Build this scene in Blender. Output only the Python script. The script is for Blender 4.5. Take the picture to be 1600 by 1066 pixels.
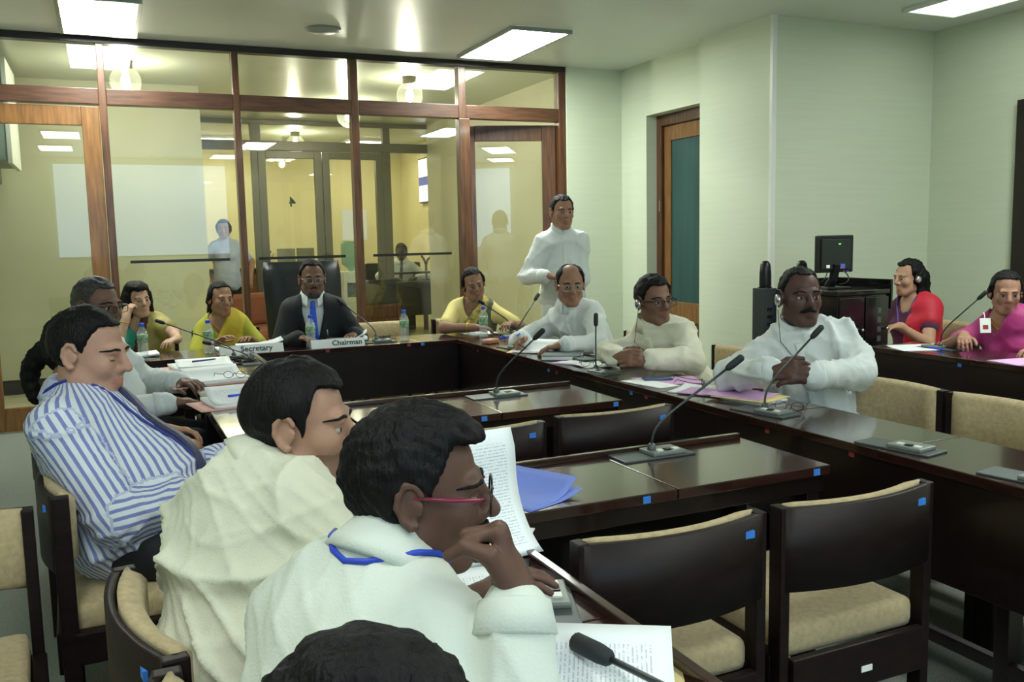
import bpy, bmesh, math, random
import numpy as np
from mathutils import Vector, Matrix

for o in list(bpy.data.objects): bpy.data.objects.remove(o)
SC = bpy.context.scene
COL = SC.collection
R = math.radians

# ------------------------------------------------------------------ camera
F_PX, PITCH, YAW, ROLL, CAM_H = 1397.05, 0.1147, 0.4235, -0.0208, 1.40
cam = bpy.data.cameras.new('camera'); cam.sensor_width = 36.0; cam.lens = F_PX / 1600 * 36
cam.clip_start = 0.05; cam.clip_end = 100
co = bpy.data.objects.new('camera', cam); COL.objects.link(co)
_F = Vector((math.sin(YAW)*math.cos(PITCH), math.cos(YAW)*math.cos(PITCH), -math.sin(PITCH)))
_R = Vector((math.cos(YAW), -math.sin(YAW), 0)); _U = _R.cross(_F)
_R2 = _R*math.cos(ROLL) + _U*math.sin(ROLL); _U2 = -_R*math.sin(ROLL) + _U*math.cos(ROLL)
_m = Matrix((_R2, _U2, -_F)).transposed().to_4x4(); _m.translation = (0, 0, CAM_H)
co.matrix_world = _m
SC.camera = co
# ------------------------------------------------------------------ world / exposure
w = bpy.data.worlds.new('world'); SC.world = w; w.use_nodes = True
w.node_tree.nodes['Background'].inputs[0].default_value = (0.75, 0.85, 0.7, 1)
w.node_tree.nodes['Background'].inputs[1].default_value = 0.12
SC.view_settings.view_transform = 'Standard'; SC.view_settings.look = 'None'
SC.cycles.transparent_max_bounces = 32
SC.view_settings.exposure = 0.22; SC.view_settings.gamma = 1.0; SC.view_settings.use_curve_mapping = False
LIGHT_E = 36.0        # radiance of the ceiling troffers
LOBBY_E = 8.0

def lin(r, g=None, b=None):
    if g is None: r, g, b = r
    f = lambda c: (c/255/12.92) if c/255 <= 0.04045 else ((c/255+0.055)/1.055)**2.4
    return (f(r), f(g), f(b))

# ------------------------------------------------------------------ materials
MATS = {}
def mat(name, col=(0.5,0.5,0.5), rough=0.5, metal=0.0, var=0.0, vscale=8.0, bump=0.0, bscale=60.0, stretch=(1,1,1),
        coat=0.0, emit=None, estr=1.0, spec=0.5, trans=0.0, ior=1.45, col2=None, sheen=0.0):
    if name in MATS: return MATS[name]
    m = bpy.data.materials.new(name); m.use_nodes = True; MATS[name] = m
    nt = m.node_tree; b = nt.nodes['Principled BSDF']
    b.inputs['Base Color'].default_value = (*col, 1); b.inputs['Roughness'].default_value = rough
    b.inputs['Metallic'].default_value = metal; b.inputs['Coat Weight'].default_value = coat
    b.inputs['Coat Roughness'].default_value = 0.08
    b.inputs['Specular IOR Level'].default_value = spec; b.inputs['IOR'].default_value = ior
    b.inputs['Transmission Weight'].default_value = trans
    if sheen: b.inputs['Sheen Weight'].default_value = sheen
    if emit:
        b.inputs['Emission Color'].default_value = (*emit, 1); b.inputs['Emission Strength'].default_value = estr
    if var or bump:
        tc = nt.nodes.new('ShaderNodeTexCoord'); mp = nt.nodes.new('ShaderNodeMapping')
        mp.inputs['Scale'].default_value = stretch; nt.links.new(tc.outputs['Object'], mp.inputs['Vector'])
        if var:
            n = nt.nodes.new('ShaderNodeTexNoise'); n.inputs['Scale'].default_value = vscale; n.inputs['Detail'].default_value = 5
            nt.links.new(mp.outputs[0], n.inputs['Vector'])
            mx = nt.nodes.new('ShaderNodeMix'); mx.data_type = 'RGBA'
            c2 = col2 or tuple(max(0, c*(1-var)) for c in col)
            mx.inputs[6].default_value = (*(col if col2 else tuple(min(1, c*(1+var*0.6)) for c in col)), 1); mx.inputs[7].default_value = (*c2, 1)
            rp = nt.nodes.new('ShaderNodeValToRGB'); rp.color_ramp.elements[0].position = 0.3; rp.color_ramp.elements[1].position = 0.7
            nt.links.new(n.outputs[0], rp.inputs[0]); nt.links.new(rp.outputs[0], mx.inputs[0])
            nt.links.new(mx.outputs[2], b.inputs['Base Color'])
        if bump:
            n2 = nt.nodes.new('ShaderNodeTexNoise'); n2.inputs['Scale'].default_value = bscale; n2.inputs['Detail'].default_value = 3
            nt.links.new(mp.outputs[0], n2.inputs['Vector'])
            bp = nt.nodes.new('ShaderNodeBump'); bp.inputs['Strength'].default_value = bump; bp.inputs['Distance'].default_value = 0.01
            nt.links.new(n2.outputs[0], bp.inputs['Height']); nt.links.new(bp.outputs[0], b.inputs['Normal'])
    return m

def glass_mat(name, tint=(0.97,0.99,0.95), refl=1.0, haze=0.0, hcol=(.9,.95,.92)):
    m = bpy.data.materials.new(name); m.use_nodes = True; MATS[name] = m
    nt = m.node_tree; nt.nodes.remove(nt.nodes['Principled BSDF']); out = nt.nodes['Material Output']
    t = nt.nodes.new('ShaderNodeBsdfTransparent'); t.inputs[0].default_value = (*tint, 1)
    g = nt.nodes.new('ShaderNodeBsdfGlossy'); g.inputs['Roughness'].default_value = 0.0; g.inputs[0].default_value = (refl, refl, refl, 1)
    fr = nt.nodes.new('ShaderNodeFresnel'); ge = nt.nodes.new('ShaderNodeNewGeometry'); io = nt.nodes.new('ShaderNodeMath'); io.operation = 'MULTIPLY_ADD'
    io.inputs[1].default_value = 1/1.5-1.5; io.inputs[2].default_value = 1.5; nt.links.new(ge.outputs['Backfacing'], io.inputs[0]); nt.links.new(io.outputs[0], fr.inputs[0])
    mx = nt.nodes.new('ShaderNodeMixShader')
    nt.links.new(fr.outputs[0], mx.inputs[0]); nt.links.new(t.outputs[0], mx.inputs[1]); nt.links.new(g.outputs[0], mx.inputs[2])
    last = mx
    if haze:
        df = nt.nodes.new('ShaderNodeBsdfDiffuse'); df.inputs[0].default_value = (*hcol, 1); m2 = nt.nodes.new('ShaderNodeMixShader'); m2.inputs[0].default_value = haze
        nt.links.new(mx.outputs[0], m2.inputs[1]); nt.links.new(df.outputs[0], m2.inputs[2]); last = m2
    nt.links.new(last.outputs[0], out.inputs[0]); return m

def attr_stripe_mat(name, colA, colB, freq, duty, rough=0.75, attr='u'):
    m = bpy.data.materials.new(name); m.use_nodes = True; MATS[name] = m
    nt = m.node_tree; b = nt.nodes['Principled BSDF']; b.inputs['Roughness'].default_value = rough
    a = nt.nodes.new('ShaderNodeAttribute'); a.attribute_name = attr
    mu = nt.nodes.new('ShaderNodeMath'); mu.operation = 'MULTIPLY'; mu.inputs[1].default_value = freq
    fr = nt.nodes.new('ShaderNodeMath'); fr.operation = 'FRACT'
    lt = nt.nodes.new('ShaderNodeMath'); lt.operation = 'LESS_THAN'; lt.inputs[1].default_value = duty
    mx = nt.nodes.new('ShaderNodeMix'); mx.data_type = 'RGBA'; mx.inputs[6].default_value = (*colA, 1); mx.inputs[7].default_value = (*colB, 1)
    nt.links.new(a.outputs['Fac'], mu.inputs[0]); nt.links.new(mu.outputs[0], fr.inputs[0]); nt.links.new(fr.outputs[0], lt.inputs[0])
    nt.links.new(lt.outputs[0], mx.inputs[0]); nt.links.new(mx.outputs[2], b.inputs['Base Color'])
    return m

def brick_print_mat(name, base, ink, scale, lines=14.0):
    # paper with rows of faint text-like print (flat print)
    m = bpy.data.materials.new(name); m.use_nodes = True; MATS[name] = m
    nt = m.node_tree; b = nt.nodes['Principled BSDF']; b.inputs['Roughness'].default_value = 0.7
    tc = nt.nodes.new('ShaderNodeTexCoord'); sp = nt.nodes.new('ShaderNodeSeparateXYZ'); nt.links.new(tc.outputs['UV'], sp.inputs[0])
    mu = nt.nodes.new('ShaderNodeMath'); mu.operation = 'MULTIPLY'; mu.inputs[1].default_value = lines; nt.links.new(sp.outputs[1], mu.inputs[0])
    fr = nt.nodes.new('ShaderNodeMath'); fr.operation = 'FRACT'; nt.links.new(mu.outputs[0], fr.inputs[0])
    gt = nt.nodes.new('ShaderNodeMath'); gt.operation = 'GREATER_THAN'; gt.inputs[1].default_value = 0.62; nt.links.new(fr.outputs[0], gt.inputs[0])
    mp = nt.nodes.new('ShaderNodeMapping'); mp.inputs['Scale'].default_value = (scale, lines, 1); nt.links.new(tc.outputs['UV'], mp.inputs[0])
    n = nt.nodes.new('ShaderNodeTexNoise'); n.inputs['Scale'].default_value = 1.0; n.inputs['Detail'].default_value = 2; nt.links.new(mp.outputs[0], n.inputs['Vector'])
    g2 = nt.nodes.new('ShaderNodeMath'); g2.operation = 'GREATER_THAN'; g2.inputs[1].default_value = 0.47; nt.links.new(n.outputs[0], g2.inputs[0])
    # margins
    def edge(o, lo, hi):
        a = nt.nodes.new('ShaderNodeMath'); a.operation = 'GREATER_THAN'; a.inputs[1].default_value = lo; nt.links.new(o, a.inputs[0])
        c = nt.nodes.new('ShaderNodeMath'); c.operation = 'LESS_THAN'; c.inputs[1].default_value = hi; nt.links.new(o, c.inputs[0])
        d = nt.nodes.new('ShaderNodeMath'); d.operation = 'MULTIPLY'; nt.links.new(a.outputs[0], d.inputs[0]); nt.links.new(c.outputs[0], d.inputs[1]); return d
    e1 = edge(sp.outputs[0], .12, .88); e2 = edge(sp.outputs[1], .1, .9)
    cur = gt
    for x in (g2, e1, e2):
        d = nt.nodes.new('ShaderNodeMath'); d.operation = 'MULTIPLY'; nt.links.new(cur.outputs[0], d.inputs[0]); nt.links.new(x.outputs[0], d.inputs[1]); cur = d
    mx = nt.nodes.new('ShaderNodeMix'); mx.data_type = 'RGBA'; mx.inputs[6].default_value = (*base, 1); mx.inputs[7].default_value = (*ink, 1)
    nt.links.new(cur.outputs[0], mx.inputs[0]); nt.links.new(mx.outputs[2], b.inputs['Base Color']); return m

M_CEIL = mat('ceiling_paint', lin(226,230,222), 0.36, var=0.04, vscale=1.5, bump=0.02, bscale=200)
M_WALL = mat('wall_cloth', lin(206,214,190), 0.7, var=0.025, vscale=3, stretch=(0.6,0.6,14), bump=0.05, bscale=90)
M_WALL_L = mat('lobby_wall', lin(218,208,160), 0.6, var=0.05, vscale=2, bump=0.03, bscale=90)
M_WALL_G = mat('lobby_wall_grey', lin(188,186,156), 0.6, var=0.05, vscale=2, bump=0.03, bscale=90)
M_CARPET = mat('carpet', lin(132,136,126), 0.95, var=0.35, vscale=160, bump=0.5, bscale=400)
M_LFLOOR = mat('lobby_floor', lin(190,184,152), 0.35, var=0.12, vscale=3)
M_TEAK = mat('teak', lin(88,56,34), 0.4, var=0.5, vscale=5, stretch=(9,9,0.8), coat=0.25)
M_TEAKH = mat('teak_horizontal', lin(84,54,36), 0.4, var=0.5, vscale=5, stretch=(0.8,9,9), coat=0.25)
M_DOORW = mat('door_wood', lin(128,88,46), 0.4, var=0.4, vscale=5, stretch=(8,8,0.8), coat=0.25)
M_HEAD = mat('dark_header', lin(34,26,22), 0.35)
M_GREYAL = mat('grey_aluminium', lin(104,100,84), 0.4, metal=0.3, var=0.1, vscale=3)
M_GLASS = glass_mat('clear_glass')
M_GLASS2 = glass_mat('clear_glass_far', (0.97,0.98,0.94), 0.7)
M_DWOOD = mat('dark_polished_wood', lin(50,27,22), 0.2, var=0.45, vscale=4, stretch=(2,12,12), coat=0.7, bump=0.02, bscale=40)
M_DWOODY = mat('dark_polished_wood_y', lin(50,27,22), 0.2, var=0.45, vscale=4, stretch=(12,2,12), coat=0.7, bump=0.02, bscale=40)
M_DPANEL = mat('dark_panel_wood', lin(24,12,10), 0.35, var=0.4, vscale=5, stretch=(10,10,1), coat=0.35)
M_CHAIRW = mat('chair_wood', lin(26,14,12), 0.5, var=0.4, vscale=5, stretch=(3,3,9), spec=0.3)
M_BEIGE = mat('beige_upholstery', lin(184,165,126), 0.9, var=0.16, vscale=60, bump=0.35, bscale=350, sheen=0.1)
M_BLACK = mat('black_plastic', lin(22,23,24), 0.35, var=0.1, vscale=20)
M_GREYP = mat('grey_plate', lin(88,96,96), 0.4, metal=0.4, var=0.1, vscale=12)
M_LEATHER = mat('black_leather', lin(20,26,28), 0.32, var=0.2, vscale=10, bump=0.25, bscale=180)
M_CHROME = mat('chrome', (0.75,0.75,0.75), 0.15, metal=1.0)
M_PAPER = mat('white_paper', lin(238,240,238), 0.7, var=0.02, vscale=5)
M_PRINT = brick_print_mat('printed_paper', lin(236,240,240), lin(196,202,208), 40, 42)
M_PINK = mat('pink_card', lin(226,172,162), 0.75, var=0.05, vscale=5)
M_LILAC = mat('lilac_paper', lin(214,170,214), 0.75, var=0.05, vscale=5)
M_MANILA = mat('manila_card', lin(226,206,140), 0.75, var=0.05, vscale=5)
M_BLUEP = mat('blue_paper', lin(120,140,214), 0.7, var=0.05, vscale=5)
M_BLUE = mat('blue_plastic', lin(40,80,220), 0.35, var=0.05, vscale=9)
M_STICK = mat('blue_sticker', lin(60,130,220), 0.5, var=0.05, vscale=30)
M_RED = mat('red_sticker', lin(150,60,60), 0.5, var=0.05, vscale=30)
M_WHITEP = mat('white_plastic', lin(225,228,220), 0.4, var=0.03, vscale=9)
M_GOLD = mat('gold', lin(220,175,80), 0.3, metal=0.9)
M_SILVER = mat('silver', lin(200,200,200), 0.25, metal=0.9)
M_INK = mat('dark_ink', lin(60,80,80), 0.6)

# ------------------------------------------------------------------ mesh helpers
class MB:
    def __init__(s): s.v = []; s.f = []; s.m = []; s.uv = None
    def add(s, vs, fs, mi=0):
        o = len(s.v); s.v += [tuple(map(float, x)) for x in vs]; s.f += [tuple(i+o for i in f) for f in fs]; s.m += [mi]*len(fs); return s
    def box(s, lo, hi, mi=0, ch=0.0, M=None):
        x0,y0,z0 = lo; x1,y1,z1 = hi
        if ch <= 0:
            vs = [(x0,y0,z0),(x1,y0,z0),(x1,y1,z0),(x0,y1,z0),(x0,y0,z1),(x1,y0,z1),(x1,y1,z1),(x0,y1,z1)]
            fs = [(0,3,2,1),(4,5,6,7),(0,1,5,4),(1,2,6,5),(2,3,7,6),(3,0,4,7)]
        else:
            bm = bmesh.new(); bmesh.ops.create_cube(bm, size=1)
            for v in bm.verts: v.co = Vector(((x0+x1)/2+v.co.x*(x1-x0), (y0+y1)/2+v.co.y*(y1-y0), (z0+z1)/2+v.co.z*(z1-z0)))
            ch = min(ch, 0.45*min(x1-x0, y1-y0, z1-z0))
            bmesh.ops.bevel(bm, geom=list(bm.edges), offset=ch, segments=2, affect='EDGES', profile=0.6)
            bm.verts.ensure_lookup_table(); bm.verts.index_update()
            vs = [v.co.copy() for v in bm.verts]; fs = [[v.index for v in f.verts] for f in bm.faces]; bm.free()
        if M is not None: vs = [M @ Vector(v) for v in vs]
        return s.add(vs, fs, mi)
    def tube(s, pts, r, n=8, mi=0, closed=False, flat=None):
        pts = [Vector(p) for p in pts]; k = len(pts)
        rs = r if isinstance(r, (list, tuple)) else [r]*k
        vs = []; up = Vector((0.13, 0.21, 0.97))
        prev = None
        for i, p in enumerate(pts):
            if closed: t = pts[(i+1) % k]-pts[i-1]
            else: t = pts[min(i+1, k-1)]-pts[max(i-1, 0)]
            t.normalize()
            if prev is None:
                a = t.cross(up)
                if a.length < 0.05: a = t.cross(Vector((1,0,0)))
                a.normalize()
            else:
                a = prev - t*prev.dot(t); a.normalize()
            prev = a; b = t.cross(a)
            for j in range(n):
                th = 2*math.pi*j/n; vs.append(p + a*rs[i]*math.cos(th) + b*rs[i]*math.sin(th)*(flat or 1))
        fs = []
        for i in range(k if closed else k-1):
            for j in range(n):
                i2 = (i+1) % k
                fs.append((i*n+j, i*n+(j+1)%n, i2*n+(j+1)%n, i2*n+j))
        if not closed:
            fs.append(tuple(reversed(range(n)))); fs.append(tuple((k-1)*n+j for j in range(n)))
        return s.add(vs, fs, mi)
    def lathe(s, prof, n=20, c=(0,0,0), mi=0, M=None):
        vs = []; fs = []
        for r, z in prof:
            for j in range(n):
                th = 2*math.pi*j/n; vs.append(Vector((c[0]+r*math.cos(th), c[1]+r*math.sin(th), c[2]+z)))
        k = len(prof)
        for i in range(k-1):
            for j in range(n): fs.append((i*n+j, i*n+(j+1)%n, (i+1)*n+(j+1)%n, (i+1)*n+j))
        fs.append(tuple(reversed(range(n)))); fs.append(tuple((k-1)*n+j for j in range(n)))
        if M is not None: vs = [M @ v for v in vs]
        return s.add(vs, fs, mi)
    def prism(s, poly, z0, z1, mi=0, M=None):
        n = len(poly); vs = [Vector((x,y,z0)) for x,y in poly]+[Vector((x,y,z1)) for x,y in poly]
        if M is not None: vs = [M @ v for v in vs]
        fs = [tuple(reversed(range(n))), tuple(range(n, 2*n))]+[(i,(i+1)%n,n+(i+1)%n,n+i) for i in range(n)]
        return s.add(vs, fs, mi)
    def build(s, name, mats, parent=None, smooth=False, loc=None):
        me = bpy.data.meshes.new(name); me.from_pydata(s.v, [], s.f)
        mats = mats if isinstance(mats, (list, tuple)) else [mats]
        for m in mats: me.materials.append(m)
        if len(mats) > 1: me.polygons.foreach_set('material_index', s.m)
        if smooth: me.polygons.foreach_set('use_smooth', [True]*len(me.polygons))
        me.update()
        return link(name, me, parent, loc)
def link(name, me, parent=None, loc=None):
    o = bpy.data.objects.new(name, me); COL.objects.link(o)
    if parent is not None: o.parent = parent
    if loc is not None: o.location = loc
    return o
def tag(o, label, cat, group=None, kind=None):
    o['label'] = label; o['category'] = cat
    if group: o['group'] = group
    if kind: o['kind'] = kind
    return o
def struct(o): o['kind'] = 'structure'; return o
def empty(name, loc=(0,0,0), rz=0.0):
    o = bpy.data.objects.new(name, None); COL.objects.link(o); o.empty_display_size = 0.1
    o.location = loc; o.rotation_euler = (0, 0, rz); return o
def copy_tree(o, parent=None):
    c = o.copy(); COL.objects.link(c); c.parent = parent
    for ch in list(o.children): copy_tree(ch, c)
    return c
def boxo(name, lo, hi, m, parent=None, ch=0.0): return MB().box(lo, hi, 0, ch).build(name, m, parent)
def text_mesh(txt, size, depth=0.001, bold=False):
    cu = bpy.data.curves.new('t', 'FONT'); cu.body = txt; cu.size = size; cu.extrude = depth; cu.align_x = 'CENTER'; cu.align_y = 'CENTER'
    if bold: cu.offset = size*0.02
    cu.resolution_u = 3
    o = bpy.data.objects.new('t', cu); COL.objects.link(o)
    dg = bpy.context.evaluated_depsgraph_get(); me = bpy.data.meshes.new_from_object(o.evaluated_get(dg))
    bpy.data.objects.remove(o); bpy.data.curves.remove(cu); return me

# ================================================================== SETTING
WY, ZC = 7.707, 2.988           # glass wall plane, ceiling height
PX2, WX, CX, WY2, RX = 4.06, 4.66, 4.56, 5.38, 6.23   # end of glass wall, side wall, column face, short wall, right wall
LX, BY = -2.6, -2.45
struct(boxo('floor', (LX, BY, -0.1), (RX+0.2, WY, 0), M_CARPET))
struct(boxo('ceiling', (LX-0.2, BY-0.2, ZC), (RX+0.3, WY+0.05, ZC+0.1), M_CEIL))
struct(boxo('wall_left', (LX-0.15, BY, 0), (LX, WY, ZC), M_WALL))
struct(boxo('wall_rear', (LX, BY-0.15, 0), (RX+0.2, BY, ZC), M_WALL))
struct(boxo('wall_right', (RX, BY, 0), (RX+0.15, WY2+0.2, ZC), M_WALL))
struct(boxo('wall_back', (CX, WY2, 0), (RX, WY2+0.15, ZC), M_WALL))
struct(boxo('wall_beside_partition', (PX2, WY-0.07, 0), (WX, WY+0.1, ZC), M_WALL))
# side wall with the door opening (Y 6.33 .. 7.2)
m = MB(); m.box((WX, 7.2, 0), (WX+0.3, WY-0.07, ZC)); m.box((WX, WY2+0.3, 0), (WX+0.3, 6.3, ZC)); m.box((WX, 6.3, 2.5), (WX+0.3, 7.2, ZC))
struct(m.build('wall_side', M_WALL))
struct(boxo('wall_column', (CX, WY2+0.15, 0), (WX+0.1, 6.24, ZC), M_WALL))
m = MB(); m.box((CX-0.004, WY2-0.034, 0), (CX+0.036, WY2, ZC), 0, 0.004)
struct(m.build('trim_1', M_WHITEP))
m = MB(); m.box((LX, WY-0.075, 0), (-1.0, WY+0.05, ZC)); struct(m.build('wall_beside_door', M_WALL))
struct(boxo('baseboard_right', (RX-0.015, BY, 0), (RX, WY2, 0.1), M_HEAD))
struct(boxo('baseboard_back', (CX+0.04, WY2-0.015, 0), (RX-0.015, WY2, 0.1), M_HEAD))
# dark door frame on right wall
d = empty('door_2', (RX, 4.52, 0)); struct(d)
boxo('door_frame', (-0.06, -0.06, 0), (0.0, 0.06, 2.25), M_HEAD, d, 0.005); boxo('door_frame', (-0.06, -1.0, 0), (0.0, -0.9, 2.25), M_HEAD, d, 0.005)
boxo('door_frame', (-0.06, -1.0, 2.25), (0.0, 0.06, 2.33), M_HEAD, d, 0.005); boxo('door_leaf', (-0.03, -0.9, 0.005), (-0.002, -0.06, 2.25), M_CHAIRW, d, 0.004)

# side door (teal blind behind glass) in the recess
d = empty('door_1', (WX+0.14, 6.75, 0)); struct(d)
M_TEAL = mat('teal_blind', lin(44,78,76), 0.6, var=0.2, vscale=2, stretch=(6,6,0.4))
for nm, lo, hi in [('door_frame',(-0.03,0.37,0),(0.06,0.45,2.5)),('door_frame',(-0.03,-0.45,0),(0.06,-0.38,2.5)),('door_frame',(-0.03,-0.38,2.4),(0.06,0.37,2.5))]:
    boxo(nm, lo, hi, M_TEAK, d, 0.006)
for lo, hi in [((0,0.26,0.01),(0.04,0.365,2.395)),((0,-0.375,0.01),(0.04,-0.27,2.395)),((0,-0.27,2.26),(0.04,0.26,2.395)),((0,-0.27,0.6),(0.04,0.26,0.78)),((0,-0.27,0.01),(0.04,0.26,0.2))]:
    boxo('door_rail', lo, hi, M_DOORW, d, 0.006)
boxo('glass_panel', (0.014,-0.27,0.78), (0.028,0.26,2.26), M_TEAL, d); boxo('lower_panel', (0.014,-0.27,0.2), (0.026,0.26,0.6), M_TEAK, d)
m = MB(); m.box((-0.035, 0.385, 1.62), (-0.028, 0.40, 1.72)); m.build('hinge', M_SILVER, d)

# ---- glass partition
gp = empty('wall_glass_partition', (0, WY, 0)); struct(gp)
HD = 0.05
boxo('header_beam', (-1.0, -0.05, 2.935), (PX2, 0.05, ZC), M_HEAD, gp, 0.004)
MUL = [(-0.97,-0.90), (0.036,0.09), (1.027,1.08), (1.995,2.06), (2.976,3.05), (3.985,PX2)]
for i, (a, b) in enumerate(MUL):
    if i == 4: boxo('mullion', (a, -0.05, 0), (b+0.03, 0.05, 2.48), M_TEAK, gp, 0.006); boxo('mullion', (a, -0.045, 2.48), (b, 0.045, 2.935), M_TEAK, gp, 0.006)
    else: boxo('mullion', (a, -0.05, 0), (b, 0.05, 2.935), M_TEAK, gp, 0.006)
for i in range(5):
    a, b = MUL[i][1], MUL[i+1][0]
    if i == 4: a += 0.0
    boxo('transom', (a, -0.045, 2.48), (b, 0.045, 2.60), M_TEAKH, gp, 0.006)
    boxo('glass_pane', (a, -0.004, 2.60), (b, 0.004, 2.935), M_GLASS, gp)
    if i in (1, 2, 3):
        boxo('glass_pane', (a, -0.004, 0.09), (b, 0.004, 2.48), M_GLASS, gp)
        boxo('bottom_rail', (a, -0.045, 0), (b, 0.045, 0.09), M_TEAKH, gp, 0.006)
        boxo('glass_strip', (a+0.09, -0.0065, 1.262), (b-0.09, -0.0045, 1.284), M_BLACK, gp)
# left door leaf (closed) and right door leaf (ajar, swung into the lobby)
def door_leaf(name, w, h, hinge, rz, mt, stile=0.12):
    dr = empty(name, hinge, rz); struct(dr)
    boxo('stile', (-w, -0.02, 0.01), (-w+stile, 0.02, h), mt, dr, 0.006); boxo('stile', (-stile, -0.02, 0.01), (0, 0.02, h), mt, dr, 0.006)
    boxo('top_rail', (-w+stile, -0.02, h-0.145), (-stile, 0.02, h), mt, dr, 0.006); boxo('bottom_rail', (-w+stile, -0.02, 0.01), (-stile, 0.02, 0.19), mt, dr, 0.006)
    boxo('glass_pane', (-w+stile, -0.004, 0.19), (-stile, 0.004, h-0.145), M_GLASS, dr)
    return dr
door_leaf('door_3', 0.925, 2.465, (0.03, WY-0.005, 0), 0, M_DOORW, 0.125)
door_leaf('door_4', 0.90, 2.455, (3.98, WY+0.03, 0), R(-16), M_TEAK, 0.13)

# ---- lobby shell
L1 = 9.72; L2 = 12.1; LXR = 4.20
struct(boxo('floor_lobby', (-3, WY, -0.1), (7.0, 16.0, 0), M_LFLOOR))
struct(boxo('ceiling_lobby', (-3, WY+0.05, ZC), (7.0, 16.0, ZC+0.1), mat('lobby_ceiling', lin(186,190,172), 0.3, var=0.04, vscale=2)))
struct(boxo('wall_lobby_left', (-3, L1, 0), (0.97, L1+0.15, ZC), M_WALL_G))
struct(boxo('wall_lobby_return', (0.82, L1+0.15, 0), (0.97, 15.5, ZC), M_WALL_L))
struct(boxo('wall_lobby_right', (LXR, WY+0.1, 0), (LXR+0.15, L2, ZC), M_WALL_G))
struct(boxo('wall_lobby_end', (0.97, 15.4, 0), (7.0, 15.55, ZC), M_WALL_L))
struct(boxo('wall_lobby_nook', (4.86, L2+0.1, 0), (5.0, 15.4, ZC), M_WALL_L))
struct(boxo('baseboard_lobby', (-3, L1-0.015, 0), (0.97, L1, 0.14), M_HEAD))
# second partition, dark aluminium, with the numbered double door
g2 = empty('wall_lobby_partition', (0, L2, 0)); struct(g2)
sx = L2/11.4
def b2(nm, x0, x1, z0, z1, mt=M_GREYAL, t=0.04): return boxo(nm, (x0, -t, z0), (x1, t, z1), mt, g2, 0.004 if t > 0.01 else 0)
b2('top_frame', 0.97, LXR+0.3, 2.93, ZC)
b2('header', 0.97, LXR+0.3, 2.60, 2.72)
b2('mullion', 1.80, 1.93, 2.72, 2.93); b2('mullion', 3.56, 3.66, 2.72, 2.93)
for x0, x1 in [(0.97,1.80),(1.93,3.56),(3.66,4.44)]: b2('glass_pane', x0, x1, 2.72, 2.93, M_GLASS2, 0.004)
b2('door_post', 1.80, 1.88, 0, 2.60); b2('door_post', 3.55, 3.66, 0, 2.60); b2('end_post', 4.44, 4.52, 0, 2.93)
b2('glass_pane', 0.97, 1.80, 0.02, 2.60, M_GLASS2, 0.004); b2('glass_pane', 3.66, 4.44, 0.02, 2.60, M_GLASS2, 0.004)
for x0, x1 in [(1.88,2.715),(2.715,3.55)]:
    b2('door_stile', x0+0.003, x0+0.10, 0.02, 2.59); b2('door_stile', x1-0.10, x1-0.003, 0.02, 2.59)
    b2('door_rail', x0+0.10, x1-0.10, 2.50, 2.59); b2('door_rail', x0+0.10, x1-0.10, 0.02, 0.2); b2('glass_pane', x0+0.10, x1-0.10, 0.2, 2.50, M_GLASS2, 0.004)
four = text_mesh('4', 0.18, 0.002, True); four.materials.append(M_INK)
fo = link('door_number', four, g2); fo.location = (2.31, 0.02, 1.93); fo.rotation_euler = (R(90), 0, R(180))
b2('notice', 2.96, 3.30, 1.42, 1.83, M_PAPER, 0.006)

# ---- ceiling lights (troffers)
M_TROFF = mat('troffer_diffuser', lin(240,244,238), 0.5, emit=(0.93,1.0,0.935), estr=LIGHT_E)
M_TROFFR = mat('troffer_diffuser_rear_dimmed', lin(240,244,238), 0.5, emit=(0.93,1.0,0.935), estr=0.5*LIGHT_E)  # rear panels turned down so the foreground does not overexpose
M_TROFFD = mat('troffer_diffuser_dim', lin(225,228,222), 0.5, emit=(0.93,1.0,0.90), estr=0.05*LIGHT_E)
TL = [(0.07,7.0,'in the corner nearest the glass door',1.08),(3.15,6.88,'over the white-clad standing man',1.15),(5.63,4.32,'over the women in sarees at the side desk',1.2),
      (-0.45,1.15,'above the photographer on the left side',0.95),(2.35,0.25,'above the near empty chairs',1.3),(4.72,2.75,'above the gap behind the right-hand chairs',1.2),
      (2.1,-1.7,'near the projection screen',0.9),(-0.6,-0.75,'at the rear left of the room',0.9)]
for x, y, ds, ln in TL:
    t = tag(empty('ceiling_light', (x, y, ZC)), 'flush rectangular fluorescent ceiling panel '+ds, 'light', 'ceiling light panels')
    m = MB(); h = 0.26; l = ln/2
    for lo, hi in [((-h,-l,-0.028),(-h+0.025,l,-0.001)),((h-0.025,-l,-0.028),(h,l,-0.001)),((-h+0.025,-l,-0.028),(h-0.025,-l+0.025,-0.001)),((-h+0.025,l-0.025,-0.028),(h-0.025,l,-0.001))]: m.box(lo, hi)
    m.build('frame', M_WHITEP if x > 5 else mat('troffer_frame', lin(150,158,150), 0.4, metal=0.3), t)
    MB().box((-h+0.025,-l+0.025,-0.022),(h-0.025,l-0.025,-0.004)).build('diffuser', M_TROFFD if x > 5 else (M_TROFFR if y < 2 else M_TROFF), t)
m = MB(); m.lathe([(0.0,-0.03),(0.09,-0.028),(0.125,-0.015),(0.135,-0.001)], 28); m.v = [(a,b,c) for a,b,c in m.v]
tag(m.build('ceiling_vent', mat('vent_grey', lin(150,154,148), 0.4), None, True, (1.60, 6.88, ZC)), 'round grey disc fixed flat on the ceiling above the chairman', 'vent')
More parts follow.
